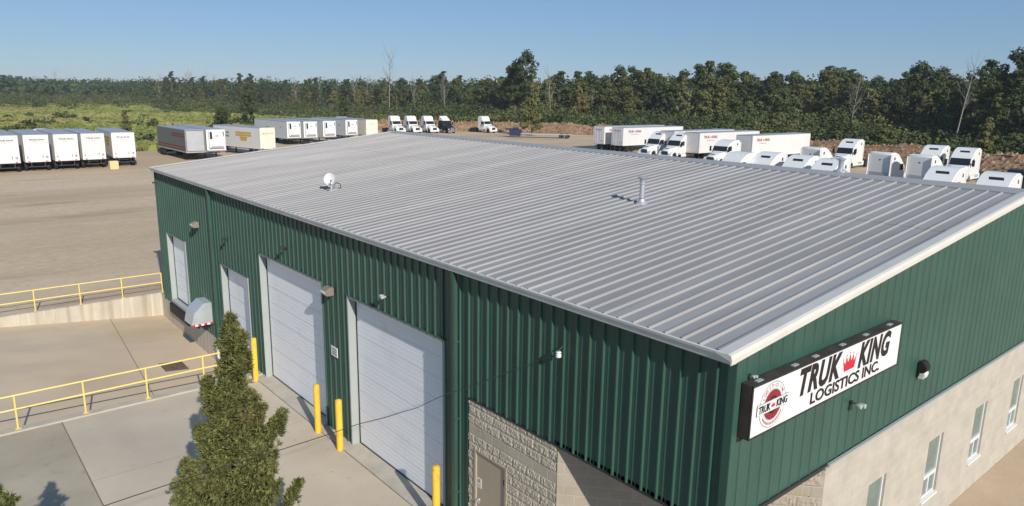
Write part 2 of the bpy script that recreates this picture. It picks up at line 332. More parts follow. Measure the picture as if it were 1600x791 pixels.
# ------------------------------------------------------------------ warehouse
BLD = thing('warehouse', 'green metal clad warehouse with a low grey ribbed roof', 'warehouse', (0, 0, 0))
PR = [(0, .0), (.085, .0), (.092, .004), (.108, .004), (.115, 0), (.160, 0), (.167, .004), (.183, .004), (.190, 0), (.250, 0), (.262, .036), (.284, .036)]
PROOF = [(0, .0), (.236, 0), (.256, .030), (.283, .030)]  # (along, out) one 0.3048 module
def profile(a0, a1, phase=0, k=1.0, PR=PR):
    pts = []; P = .3048; i = math.floor((a0-phase)/P)-1
    while phase+i*P < a1+P:
        for u, o in PR:
            a = phase+i*P+u
            if a0 < a < a1: pts.append((a, o*k))
        i += 1
    def oat(a):
        u = (a-phase) % P; q = PR+[(P, 0)]
        for (u0, o0), (u1, o1) in zip(q, q[1:]):
            if u0 <= u <= u1: return o0+(o1-o0)*(u-u0)/max(1e-6, u1-u0)
        return 0
    return [(a0, oat(a0)*k)]+pts+[(a1, oat(a1)*k)]
def panel(mb, a0, a1, z0, z1, plane, phase=0, k=1.0):
    """ribbed sheet; plane 'x' = eave wall (outward -x), 'y' = gable wall (outward -y); z may be functions"""
    f0 = z0 if callable(z0) else (lambda a: z0); f1 = z1 if callable(z1) else (lambda a: z1)
    pr = profile(a0, a1, phase, k); v = []
    for a, o in pr:
        for z in (f0(a), f1(a)): v.append((-o, a, z) if plane == 'x' else (a, -o, z))
    n = len(pr); mb.add(v, [(2*i, 2*i+2, 2*i+3, 2*i+1) for i in range(n-1)])
DO = [(6.98, 11.28, 0, 4.13), (12.86, 17.3, 0, 4.18), (18.54, 21.12, .22, 3.12), (25.5, 28.05, .22, 3.2)]  # overhead doors B, A, C, D
mb = MB(); ZT = 5.87
panel(mb, 0.05, 6.07, 3.2, ZT, 'x'); panel(mb, 6.07, 6.98, .02, ZT, 'x')
prev = None
for i, (y0, y1, z0, z1) in enumerate(DO):
    panel(mb, y0, y1, z1, ZT, 'x')
    if z0 > 0: panel(mb, y0, y1, -.02, z0, 'x')
    nxt = DO[i+1][0] if i+1 < len(DO) else L
    panel(mb, y1, nxt, .02 if y1 < 18 else -.02, ZT, 'x')
mb.build('eave_wall', 'green', BLD)
mb = MB(); panel(mb, .05, 2*WH-.05, 3.30, lambda x: HE+SL*min(x, 2*WH-x)+.06, 'y', 0, .4); mb.build('gable_wall', 'green', BLD)
# hidden sides, kept simple
mb = MB(); mb.prism([(0.02, 0), (2*WH, 0), (2*WH, HE), (WH, HR), (0.02, HE)], L-.03, L, 'y'); mb.box(2*WH-.03, 2*WH, 0, L, 0, HE)
mb.build('rear_wall', 'green', BLD)
# interior liner closing the recesses (behind cladding), dark
mb = MB(); mb.box(.02, .04, 6.0, L-.04, 4.2, 5.76); mb.build('wall_liner', 'dark', BLD)
# corner trims
mb = MB(); mb.box(-.045, .09, -.045, .09, 3.2, 5.86); mb.build('corner_trim', 'green', BLD, bevel=.006)
mb = MB(); mb.box(-.04, .12, L-.1, L+.03, -.02, 5.86); mb.build('corner_trim', 'green', BLD, bevel=.006)
# bottom trims of the cladding
mb = MB(); mb.box(-.03, .02, .1, 6.05, 3.165, 3.2); mb.build('base_flashing', 'dark', BLD)
mb = MB(); mb.box(.09, 2.98, -.036, .015, 3.262, 3.30); mb.build('base_flashing', 'dark', BLD)
mb = MB(); mb.box(2.98, 2*WH, -.065, -.004, 3.24, 3.285); mb.box(2.9, 3.1, -.05, .0, 3.2, 3.25); mb.build('sill_flashing', 'jamb', BLD, bevel=.006)
# soffit over the chamfered entrance
mb = MB(); mb.add([(.0, 0, 3.19), (3.1, 0, 3.19), (.0, 3.5, 3.19), (0, 0, 3.27), (3.1, 0, 3.27), (0, 3.5, 3.27)], [(0, 2, 1), (3, 4, 5), (0, 1, 4, 3), (1, 2, 5, 4), (2, 0, 3, 5)]); mb.build('soffit', 'dark', BLD)
# foundation at the dock
mb = MB(); mb.box(-.03, .3, 17.93, L, -1.2, -.022); mb.build('foundation', 'wallconc', BLD, bevel=.01)
mb = MB(); mb.box(-.01, .25, 6.5, 17.6, -.3, .02); mb.build('foundation', 'conc_edge', BLD)

# block wall: gable side (with window openings), thickness .2
WIN = [(4.83, 5.58), (7.63, 8.42), (10.33, 11.12), (13.05, 13.84), (15.8, 16.6), (18.5, 19.3)]; WZ0, WZ1 = .80, 2.22
mb = MB(); xs = [2.98]+[v for p in WIN for v in p]+[2*WH]; y = -.012
for i in range(0, len(xs), 2): mb.quad((xs[i], y, -.15), (xs[i+1], y, -.15), (xs[i+1], y, 3.24), (xs[i], y, 3.24))
for x0, x1 in WIN:
    mb.quad((x0, y, -.15), (x1, y, -.15), (x1, y, WZ0), (x0, y, WZ0)); mb.quad((x0, y, WZ1), (x1, y, WZ1), (x1, y, 3.24), (x0, y, 3.24))
    for (a, bq) in (((x0, WZ0), (x0, WZ1)), ((x0, WZ1), (x1, WZ1)), ((x1, WZ1), (x1, WZ0)), ((x1, WZ0), (x0, WZ0))):
        mb.quad((a[0], y, a[1]), (bq[0], y, bq[1]), (bq[0], .16, bq[1]), (a[0], .16, a[1]))
mb.build('block_wall', 'block', BLD)
for x0, x1 in WIN:
    f = MB(); yy0, yy1 = .03, .075; t = .05
    f.box(x0+.002, x0+t, yy0, yy1, WZ0, WZ1); f.box(x1-t, x1-.002, yy0, yy1, WZ0, WZ1); f.box(x0+t, x1-t, yy0, yy1, WZ1-t, WZ1-.002); f.box(x0+t, x1-t, yy0, yy1, WZ0+.002, WZ0+t)
    zm = WZ0+.52; f.box(x0+t, x1-t, yy0-.012, yy1, zm-.05, zm+.03); xm = (x0+x1)/2; f.box(xm-.025, xm+.025, yy0-.004, yy1, WZ0+t, zm-.05)
    wf = f.build('window', 'white', BLD, bevel=.004)
    g = MB(); g.box(x0+t-.005, x1-t+.005, .055, .065, WZ0+t, WZ1-t); g.build('pane', 'wglass', wf)
    s = MB(); s.box(x0-.02, x1+.02, -.05, .03, WZ0-.05, WZ0+.001); s.build('sill', 'white', wf, bevel=.005)
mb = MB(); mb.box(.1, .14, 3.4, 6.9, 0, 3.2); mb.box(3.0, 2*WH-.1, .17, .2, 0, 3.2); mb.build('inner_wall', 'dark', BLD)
# chamfered entrance wall
mb = MB(); A, B = Vector((.0, 3.41, 0)), Vector((2.98, -.01, 0))
mb.quad((A.x, A.y, 0), (B.x, B.y, 0), (B.x, B.y, 3.19), (A.x, A.y, 3.19)); cw = mb.build('chamfer_wall', 'blockw', BLD)
# rough split-face part of the chamfer (right hand end) and the eave-side stone strip, displaced grids
def rough(name, P0, P1, z0, z1, nrm, step, amp, holes=(), bands=(), m='split'):
    P0, P1, nrm = Vector(P0), Vector(P1), Vector(nrm).normalized(); n = int((P1-P0).length/step); k = int((z1-z0)/step); v = []; f = []
    Ln = (P1-P0).length
    for i in range(n+1):
        for q in range(k+1):
            p = P0.lerp(P1, i/n); z = z0+(z1-z0)*q/k; s = i/n*Ln
            cr = z/.203; row = math.floor(cr); fr = (cr-row)*.203; off = .203*(row % 2); fs = ((s+off) % .406)
            ed = min(fr, .203-fr, fs, .406-fs)
            band = any(b0 < z < b1 for b0, b1 in bands)
            a = 0 if ed < .006 else (amp*.12 if band else amp*min(1, (ed-.011)/.02)*(.7+.6*noise.noise(Vector((s*11, z*11, row*3)))+.9*noise.noise(Vector((s*30, z*24, 5)))))
            if band and ed >= .011: a = .004
            a = max(a, -.004)
            v.append((p.x+nrm.x*a, p.y+nrm.y*a, z))
    for i in range(n):
        for q in range(k):
            zc = z0+(z1-z0)*(q+.5)/k; sc = (i+.5)/n*Ln
            if any(h[0] < sc < h[1] and zc < h[2] for h in holes): continue
            f.append((i*(k+1)+q, (i+1)*(k+1)+q, (i+1)*(k+1)+q+1, i*(k+1)+q+1))
    mbb = MB(); mbb.add(v, f); return mbb.build(name, m, BLD)
rough('split_face_wall', (-.005, 6.07, 0), (-.005, 3.41, 0), 0, 3.165, (-1, 0, 0), .017, .016, holes=[(.2, 1.27, 2.13)], bands=[(2.44, 2.64)])
dv = (B-A).normalized(); nr = Vector((-dv.y, dv.x, 0)); nr = nr if nr.x < 0 else -nr
st = A+dv*2.9
rough('split_face_wall', (st.x, st.y, 0), (B.x, B.y, 0), 0, 3.185, nr, .03, .02, bands=[(2.64, 2.84)], m='blockw')
# service door
mb = MB(); mb.box(.005, .06, 4.84, 5.83, .01, 2.1); sdoor = mb.build('service_door', 'doorbeige', BLD, bevel=.004)
mb = MB(); mb.box(-.03, .03, 5.80, 5.87, 0, 2.13); mb.box(-.03, .03, 4.80, 4.86, 0, 2.13); mb.box(-.03, .03, 4.86, 5.80, 2.09, 2.13); mb.build('door_frame', 'doorbeige', sdoor, bevel=.004)
mb = MB(); mb.tube([(-.0, 5.72, 1.02), (-.07, 5.72, 1.02), (-.07, 5.62, 1.02)], .012, 8); mb.lathe([(.035, -.02), (.035, .01)], (0, 5.72, 1.02), 12, axis='x'); mb.build('handle', 'galv', sdoor)
mb = MB(); mb.box(-.002, .004, 5.64, 5.78, 1.3, 1.52); mb.build('notice', 'signface', sdoor)
mb = MB(); mb.box(-.0035, -.002, 5.66, 5.76, 1.42, 1.44); mb.build('mark', 'textgrey', sdoor); mb = MB(); mb.box(-.0035, -.002, 5.66, 5.76, 1.34, 1.36); mb.build('mark', 'textgrey', sdoor); mb = MB(); mb.lathe([(.03, -.0015), (.03, 0)], (-.002, 5.71, 1.47), 14, axis='x'); mb.build('mark', 'textgrey', sdoor)
mb = MB(); mb.box(-.02, .0, 4.85, 4.91, 1.72, 1.84); mb.build('hinge', 'dark', sdoor)

# overhead doors
for i, (y0, y1, z0, z1) in enumerate(DO):
    dep = .20
    mb = MB(); n = max(6, int((z1-z0)/.115)); h = (z1-z0)/n; v = []; f = []
    for k in range(n+1):
        z = z0+k*h
        for zz, o in (((z-.008, 0), (z, .006), (z+.008, 0)) if 0 < k < n else ((z, 0),)):
            for yq in (y0+.0, y1-.0): v.append((dep+o, yq, zz))
    f = [(2*k, 2*k+1, 2*k+3, 2*k+2) for k in range(len(v)//2-1)]
    mb.add(v, f); od = mb.build('overhead_door', 'door', BLD)
    mb = MB(); npan = 8 if i < 2 else 5
    for k in range(1, npan): z = z0+(z1-z0)*k/npan; mb.box(dep-.002, dep+.002, y0, y1, z-.004, z+.004)
    mb.build('panel_joint', 'galv', od)
    mb = MB()
    for yy, s in ((y0, 1), (y1, -1)): mb.box(-.035, dep, yy-.06 if s > 0 else yy, yy if s > 0 else yy+.06, z0, z1)
    mb.box(-.035, dep, y0-.06, y1+.06, z1, z1+.06)
    if z0 > 0: mb.box(-.06, dep, y0-.06, y1+.06, z0-.12, z0)
    mb.build('door_jamb', 'jamb' , od, bevel=.006)
    mb = MB(); mb.box(dep-.02, dep-.002, y1-.035, y1-.001, z0, z1); mb.box(dep-.02, dep-.002, y0+.001, y0+.02, z0, z1); mb.box(dep-.022, dep-.002, y0, y1, z0, z0+.045); mb.build('weather_seal', 'black', od)
    mb = MB(); mb.box(-.05, .0, y0-.08, y1+.08, z1+.06, z1+.085); mb.build('drip_cap', 'green', od)
    if z0 > 0:
        mb = MB(); mb.box(-.16, -.03, y0-.05, y1+.05, -.34, z0-.13); mb.build('dock_bumper', 'black', od, bevel=.02)
    else:
        mb = MB(); mb.box(-.34, dep+.05, y0-.05, y1+.05, -.02, .022); mb.build('threshold', 'conc_edge', od, bevel=.006)
# roof sheets
ribs = profile(-.02, L+.02, .28, 1.0, PROOF)
def slope_z(x): return HE+.115+SL*min(x, 2*WH-x)
mb = MB(); v = []
for (xa, xb, dz) in ((-.10, 7.72, 0), (7.55, WH-.02, .008)):
    v = []
    for a, o in ribs:
        v += [(xa, a, slope_z(xa)+o*1.15+dz), (xb, a, slope_z(xb)+o*1.15+dz)]
    mb.add(v, [(2*i, 2*i+2, 2*i+3, 2*i+1) for i in range(len(ribs)-1)], 'roof')
    mb.add([(xa, a, slope_z(xa)+o*1.15+dz) for a, o in ribs]+[(xa, a, slope_z(xa)-.02+dz) for a, o in ribs], [(i, i+1, len(ribs)+i+1, len(ribs)+i) for i in range(len(ribs)-1)], 'black' if xa < 0 else 'roof')
roof = mb.build('roof', None, BLD)
mb = MB(); v = []
for a, o in ribs: v += [(WH+.02, a, slope_z(WH+.02)+o*1.15), (2*WH+.1, a, slope_z(2*WH+.1)+o*1.15)]
mb.add(v, [(2*i, 2*i+2, 2*i+3, 2*i+1) for i in range(len(ribs)-1)]); mb.build('roof_slope', 'roof', BLD)
mb = MB(); mb.prism([(WH-.42, slope_z(WH-.42)+.04), (WH, slope_z(WH)+.075), (WH+.42, slope_z(WH-.42)+.04), (WH+.42, slope_z(WH-.42)), (WH, slope_z(WH)+.05), (WH-.42, slope_z(WH-.42))], -.05, L+.05, 'y'); mb.build('ridge_cap', 'ridge', roof)
# gutter (box section with rolled lip)
mb = MB(); g = [(-.235, 5.755), (-.235, 5.80), (-.215, 5.805), (-.225, 5.86), (-.24, 5.875), (-.245, 5.905), (-.225, 5.915), (-.205, 5.905), (-.205, 5.86), (-.06, 5.80), (-.03, 5.80), (-.03, 5.70), (-.19, 5.70)]
mb.prism([(-.03, 5.80), (-.155, 5.80), (-.175, 5.818), (-.185, 5.89), (-.208, 5.915), (-.213, 5.95), (-.205, 5.96), (-.182, 5.96), (-.174, 5.92), (-.03, 5.88)], -.03, L+.03, 'y'); gt = mb.build('gutter', 'gutter', BLD)
mb = MB()
for yy in (4.25, 10.4, 16.5, 22.6): mb.prism([(-.025, 5.796), (-.158, 5.796), (-.179, 5.816), (-.189, 5.89), (-.212, 5.915), (-.217, 5.953), (-.205, 5.965), (-.18, 5.965)], yy, yy+.012, 'y')
mb.build('gutter_seam', 'galv', gt)
# rake trims
for yy, nm in ((0, 'rake_trim'), (L, 'rake_trim')):
    s = -1 if yy == 0 else 1; mb = MB()
    for xa, xb in ((-.215, WH), (WH, 2*WH+.215)):
        q = []
        for x in (xa, xb):
            zt = slope_z(x)
            for dy, dz in ((-.20, .035), (-.20, .05), (.0, .07), (.045, .055), (.062, .0), (.06, -.075), (.04, -.085), (.035, -.02)): q.append((x, yy+s*dy, zt+dz))
        n = 8; mb.add(q, [(i, (i+1) % n, n+(i+1) % n, n+i) for i in range(n)]+[tuple(range(n)), tuple(range(n, 2*n))])
    mb.build(nm, 'trim', BLD)
# downspouts
for yy in (6.45, 21.75):
    mb = MB(); mb.box(-.15, -.05, yy-.055, yy+.055, .02 if yy < 17 else -.15, 5.62); mb.prism([(-.17, 5.86), (-.08, 5.86), (-.05, 5.58), (-.15, 5.58)], yy-.05, yy+.05, 'y')
    ds = mb.build('downspout', 'green', BLD, bevel=.012)
    if yy > 17:
        mb = MB(); mb.box(-.2, -.04, yy-.07, yy+.07, -.62, -.16); mb.build('downspout_boot', 'white', ds, bevel=.01)
    for z in (.9, 2.6, 4.3): MB().box(-.153, -.03, yy-.075, yy+.075, z, z+.03).build('strap', 'green', ds)
# the small address plate between the two tall doors
t = tag(MB().box(-.05, -.032, 11.95, 12.33, 2.28, 2.56).build('address_plate', 'signface', bevel=.004), 'small pale plate with green lettering on the wall strip between the two tall doors', 'plate')
for z, a, bq in ((2.47, 12.0, 12.28), (2.40, 12.03, 12.25), (2.34, 12.0, 12.27)): MB().box(-.0515, -.05, a, bq, z, z+.025).build('lettering', 'green', t)

# ------------------------------------------------------------------ sign
SG = thing('wall_sign', 'long white sign box with black company lettering and red crown on the green gable wall', 'sign', (.12, -.2, 4.68))
SLN, SH = 4.72, .80
mb = MB(); mb.box(0, SLN, 0, .175, 0, SH); mb.build('housing', 'brown', SG, bevel=.008)
mb = MB(); mb.box(.03, SLN-.03, -.006, .0, .03, SH-.03); mb.build('face', 'signface', SG)
mb = MB(); mb.box(.0, SLN, -.012, -.002, 0, .028); mb.box(0, SLN, -.012, -.002, SH-.028, SH); mb.box(0, .028, -.0121, -.002, 0, SH); mb.box(SLN-.028, SLN, -.0121, -.002, 0, SH); mb.build('frame', 'dark', SG)
mb = MB()
for a in (.2, 1.15, 1.75, 2.6, 3.4, 4.3): mb.box(a, a+.14, .04, .1, SH, SH+.012)
mb.build('bracket', 'galv', SG)
X, Z = (1, 0, 0), (0, 0, 1)
text_mesh('lettering', 'TRUK', .57, 'textblack', (1.26, -.0075, .335), X, Z, SG, width=1.28, shear=.22, bold=.024, spacing=1.1)
text_mesh('lettering', 'KING', .57, 'textblack', (3.13, -.0075, .335), X, Z, SG, width=1.16, shear=.22, bold=.024, spacing=1.1)
text_mesh('lettering', 'LOGISTICS INC.', .26, 'textblack', (1.64, -.0075, .095), X, Z, SG, width=2.32, bold=.006)
mb = MB(); cx, cz = 2.82, .37
crown = [(-.17, 0), (.17, 0), (.225, .20), (.14, .12), (.115, .25), (.05, .13), (0, .27), (-.05, .13), (-.115, .25), (-.14, .12), (-.225, .20)]
def fan(mb, pts, y, c):
    mb.prism(pts, y, y+.003, 'y')
fan(mb, [(cx+a, cz+q) for a, q in crown], -.0100, (cx, cz+.05))
for a, q in ((.23, .215), (.117, .268), (0, .29), (-.117, .268), (-.23, .215)): mb.lathe([(.013, -.003), (.013, 0)], (cx+a, -.0072, cz+q), 10, axis='y')
mb.build('crown_emblem', 'red', SG)
EM = MB(); ex, ez = .55, .40
def disc(mb, r, y, m, n=40, r0=0):
    mb.lathe([(r, -.0015), (r, 0)], (ex, y, ez), n, m, 'y')
mb = MB(); disc(mb, .345, -.0065, 'textgrey'); disc(mb, .332, -.0072, 'signface'); disc(mb, .245, -.0085, 'textgrey'); disc(mb, .24, -.0088, 'signface'); disc(mb, .232, -.0095, 'textgrey'); disc(mb, .222, -.011, 'maroon'); disc(mb, .13, -.0125, 'textblack'); disc(mb, .10, -.014, 'textred'); disc(mb, .06, -.0155, 'maroon')
em = mb.build('round_emblem', None, SG)
mb = MB(); mb.box(ex-.41, ex+.41, -.0185, -.0165, ez-.085, ez+.085, 'textgrey'); mb.box(ex-.40, ex+.40, -.0205, -.0188, ez-.077, ez+.077, 'signface'); mb.build('emblem_band', None, em)
text_mesh('lettering', 'TRUK', .155, 'textblack', (ex-.375, -.021, ez-.052), X, Z, em, width=.30, bold=.003)
text_mesh('lettering', 'KING', .155, 'textblack', (ex+.085, -.021, ez-.052), X, Z, em, width=.28, bold=.003)
mb = MB(); fan(mb, [(ex+a*.24, ez-.03+q*.24) for a, q in crown], -.0225, (ex, ez-.02)); mb.build('small_crown', 'red', em)
for txt, a0, a1, rr, flip in (('LOGISTICS INC', 150, 30, .262, 1), ('CANADA', 215, 325, .305, -1)):
    for i, ch in enumerate(txt):
        if ch == ' ' or flip < 0: continue
        a = R(a0+(a1-a0)*i/(len(txt)-1)); up = Vector((math.cos(a), 0, math.sin(a)))*flip; xd = Vector((math.sin(a), 0, -math.cos(a)))*flip
        p = Vector((ex, -.0095, ez))+Vector((math.cos(a), 0, math.sin(a)))*rr
        text_mesh('lettering', ch, .075, 'textred', p-xd*.018, xd, up, em, depth=.002)
mb = MB()
for i in range(15):
    a = R(215+110*i/14); p = (ex+math.cos(a)*.285, ez+math.sin(a)*.285); mb.box(p[0]-.011, p[0]+.011, -.0100, -.0096, p[1]-.02, p[1]+.02)
mb.build('ring_mark', 'textred', em)

# ------------------------------------------------------------------ wall fittings
def wallpack(loc, label, m='bronze', rz=0, s=1.):
    t = thing('wall_lamp', label, 'lamp', loc, rz)   # local: wall plane at x=0, outward -x
    MB().prism([(0, -.11), (0, .11), (-.10, .12), (-.24, .05), (-.25, -.02), (-.16, -.11)], -.16*s, .16*s, 'y').build('housing', m, t, bevel=.012)
    MB().prism([(-.245, .035), (-.256, -.02), (-.17, -.115), (-.162, -.105)], -.13*s, .13*s, 'y').build('lens', 'lens', t)
    return t
wallpack((-.03, 12.2, 4.12), 'bronze box lamp on the wall between the two tall doors')
wallpack((-.03, 23.5, 4.25), 'bronze box lamp on the far wall bay above the dock hood')
t = thing('wall_lamp', 'dark rounded wall lamp on the gable wall right of the sign', 'lamp', (6.45, -.03, 4.15))
MB().prism([(0, -.19), (0, .19), (-.08, .20), (-.15, .12), (-.16, .02), (-.12, -.02), (-.05, -.05)], -.11, .11, 'x').build('housing', 'black', t, bevel=.015)
MB().prism([(-.005, -.18), (-.005, -.04), (-.12, -.0), (-.145, -.05), (-.12, -.15)], -.095, .095, 'x').build('lens', 'lens', t, bevel=.015)
def camera_fit(loc, rz, label, m='galv'):
    t = thing('flood_light', label, 'flood light', loc, rz); t.scale = (.8,)*3
    MB().lathe([(.05, -.03), (.05, 0)], (0, 0, 0), 12, axis='x').tube([(-.02, 0, 0), (-.12, 0, .01), (-.16, 0, -.01)], .014, 8).build('bracket', 'dark', t)
    MB().lathe([(.03, .0), (.045, -.04), (.055, -.15), (.05, -.16)], (-.12, -.05, -.01), 12, axis='x').build('lamp_head', m, t, smooth=True)
    MB().lathe([(.03, .0), (.045, -.04), (.055, -.12), (.05, -.13)], (-.12, .07, .0), 12, axis='x').build('lamp_head', m, t, smooth=True)
    return t
camera_fit((-.03, 9.2, 4.66), 0, 'pale twin flood light above the nearest tall door')
camera_fit((-.03, 15.0, 4.82), 0, 'dark twin flood light above the far tall door', 'dark')
camera_fit((-.03, 20.1, 4.26), 0, 'dark twin flood light above the small dock door beside the downpipe', 'dark')
camera_fit((3.6, -.03, 4.24), R(90), 'small grey flood light under the white sign')
t = camera_fit((.30, -.03, 5.56), R(90), 'tiny grey fitting at the wall corner above the sign end'); t.scale = (.4,)*3
camera_fit((-.03, 29.0, 5.3), 0, 'tiny dark fitting at the far top corner of the wall', 'dark').scale = (.6,)*3
t = thing('cable_anchor', 'white insulator on the near wall bay holding the overhead cable', 'insulator', (-.03, 3.34, 4.96))
MB().lathe([(.035, .05), (.05, .03), (.03, .01), (.052, -.01), (.05, -.05), (.03, -.06)], (-.09, 0, 0), 14).build('insulator', 'white', t, smooth=True)
MB().box(-.09, 0, -.012, .012, -.01, .01).tube([(0, 0, .12), (-.1, 0, .06)], .01, 6).build('bracket', 'dark', t)
pts = [(-.12, 3.33, 4.95), (-.6, 3.3, 4.975), (-1.28, 3.25, 4.97), (-1.98, 3.2, 4.91), (-2.5, 3.2, 4.925), (-3.08, 3.2, 4.85), (-3.6, 3.2, 4.85), (-4.0, 3.2, 4.87), (-4.74, 3.2, 4.85), (-5.42, 3.2, 4.84), (-6.18, 3.2, 4.85), (-7.12, 3.2, 4.82), (-9, 3.2, 4.86), (-12, 3.2, 4.95), (-16, 3.2, 5.2)]
fine = []
for i in range(len(pts)-1):
    for k in range(6):
        t_ = k/6; a, bq = Vector(pts[i]), Vector(pts[i+1]); p = a.lerp(bq, t_); p.z += .008*noise.noise(p*3); fine.append(p)
fine.append(Vector(pts[-1]))
tag(MB().tube(fine, .0055, 6).build('overhead_cable', 'wire', smooth=True), 'thin black overhead cable crossing in front of the evergreen to the wall', 'cable')
t = thing('utility_pole', 'wooden pole outside the frame that carries the thin cable', 'pole', (-16.1, 3.2, 0))
MB().tube([(0, 0, 0), (0, 0, 6.5)], [.14, .1], 12).build('shaft', 'bark', t)
# dock hood
t = thing('dock_hood', 'galvanised hood with red and white reflective strip beside the dock door', 'hood', (0, 23.2, .5))
hood = [(0, .82), (-.38, .84), (-.70, .45), (-.82, .02), (-.80, 0), (0, 0)]
q = MB(); HP = [(.0, .85), (-.30, .86), (-.68, .52), (-.80, .05)]
for yy0, yy1 in ((-.72, .72),):
    v = []
    for y_, sc in ((-.62, 1), (.30, 1), (.62, .72)):
        for a, z in HP: v.append((a*(1 if sc == 1 else .85), y_, z*sc+(0 if sc == 1 else .1)))
    q.add(v, [(i*4+k, (i+1)*4+k, (i+1)*4+k+1, i*4+k+1) for i in range(2) for k in range(3)])
    q.add([(0, -.62, .0)]+[(a, -.62, z) for a, z in HP], [(0, 1, 2, 3, 4)]); q.add([(0, .62, .0)]+[(a*.85, .62, z*.72+.1) for a, z in HP], [(4, 3, 2, 1, 0)])
    q.add([(0, -.62, 0), (-.8, -.62, .05), (-.8, .30, .05), (-.68, .62, .136), (0, .62, 0)], [(0, 1, 2, 3, 4)])
q.build('shell', 'galv', t)
for k in range(7):
    a = -.02-k*.11
    MB().box(a-.11, a, -.635, -.622, .0, .075).build('reflective_strip', 'tapered' if k % 2 == 0 else 'signface', t)
MB().box(-.5, -.45, -.4, .4, -.18, 0).box(-.5, 0, -.05, .05, -.22, -.16).build('support_arm', 'dark', t)
# bollards
def bollard(x, y, h, label):
    q = MB(); q.lathe([(.088, 0), (.088, h-.05), (.08, h-.015), (.055, h), (.0, h+.008)], (0, 0, 0), 22, smooth if False else None)
    o = q.build('bollard', 'yellow', smooth=True); o.location = (x, y, .005); tag(o, label, 'bollard', 'yellow bollards beside the tall doors'); return o
bollard(-.36, 6.78, 1.45, 'yellow bollard at the near side of the nearest tall door, cut by the frame')
bollard(-.40, 11.28, 1.42, 'yellow bollard at the far side of the nearest tall door, right one of the pair')
bollard(-.41, 12.58, 1.42, 'yellow bollard at the near side of the far tall door, left one of the pair')
bollard(-.38, 17.3, 1.45, 'yellow bollard at the end of the dock railing')
# roof fittings
VZ = lambda x: slope_z(x)
t = thing('roof_vent', 'silver vent pipe with a flared cap in the middle of the roof', 'vent', (6.21, 6.98, VZ(6.21)))
MB().lathe([(.16, -.02), (.16, .01), (.11, .05), (.075, .12), (.075, .13)], (0, 0, 0), 20).build('flashing_boot', 'alu', t, smooth=True)
MB().lathe([(.065, .15), (.065, .5), (.085, .51), (.085, .54), (.06, .55), (.06, .57), (.09, .58), (.09, .6)], (0, 0, 0), 20).build('pipe', 'alu', t, smooth=True)
MB().lathe([(.05, .60), (.12, .66), (.13, .69), (.02, .72)], (0, 0, 0), 20).build('cap', 'alu', t, smooth=True)
t = thing('roof_vent', 'smaller silver vent pipe standing on the ridge of the roof', 'vent', (12.2, 4.75, VZ(WH)))
MB().lathe([(.19, -.02), (.19, .09), (.08, .15), (.08, .16)], (0, 0, 0), 18).build('flashing_boot', 'alu', t, smooth=True)
MB().lathe([(.07, .1), (.07, .36), (.1, .40)], (0, 0, 0), 18).build('pipe', 'alu', t, smooth=True)
MB().lathe([(.12, .40), (.13, .43), (.03, .47)], (0, 0, 0), 18).build('cap', 'alu', t, smooth=True)
t = thing('satellite_dish', 'small white satellite dish standing on the left part of the roof', 'satellite dish', (2.2, 16.55, VZ(2.2)+.03), 0)
prof = [(.002, .0), (.08, .008), (.15, .028), (.215, .06), (.222, .062), (.215, .052), (.15, .018), (.08, -.002), (.002, -.01)]
d_ = MB().lathe(prof, (0, 0, 0), 28).build('dish', 'white', t, smooth=True)
d_.scale = (.88, .88, .88); d_.location = (-.03, .03, .34); d_.rotation_euler = Vector((-.75, -.55, .30)).to_track_quat('Z', 'Y').to_euler()
MB().tube([(0, .02, 0), (0, .05, .22), (-.0, .04, .32)], .016, 8).build('mast', 'galv', t)
MB().box(-.12, .12, -.12, .12, -.02, .02).build('base_plate', 'galv', t)
MB().tube([(-.05, -.02, .16), (-.16, -.24, .26), (-.14, -.27, .32)], .009, 6).lathe([(.02, 0), (.025, .05)], (-.15, -.27, .3), 10).build('feed_arm', 'dark', t)
pts = [Vector((.16+.12*math.cos(a), -.08+.0*a, .10+.12*math.sin(a))) for a in [R(x) for x in range(-40, 215, 15)]]
MB().tube(pts, .012, 6).build('coiled_cable', 'black', t)

# ------------------------------------------------------------------ wheels / vehicles
def wheel_meshes():
    ty = MB().lathe([(.29, -.13), (.46, -.15), (.51, -.11), (.52, 0), (.51, .11), (.46, .15), (.29, .13)], (0, 0, 0), 22, axis='y').build('tyre', 'black', smooth=True)
    rm = MB().lathe([(.29, -.12), (.29, -.10), (.2, -.06), (.10, -.10), (.06, -.13)], (0, 0, 0), 18, axis='y').lathe([(.29, .12), (.29, .10), (.2, .06), (.10, .10), (.06, .13)], (0, 0, 0), 18, axis='y').build('rim', 'alu', smooth=True)
    d1, d2 = ty.data, rm.data; bpy.data.objects.remove(ty); bpy.data.objects.remove(rm); return d1, d2
TYRE, RIM = wheel_meshes()
def wheel(parent, x, y, r=.52):
    o = bpy.data.objects.new('wheel', TYRE); COL.objects.link(o); o.parent = parent; o.location = (x, y, r)
    q = bpy.data.objects.new('rim', RIM); COL.objects.link(q); q.parent = o
TW, TL_, ZB, ZTP = 1.28, 14.9, 1.18, 4.08   # half width, length
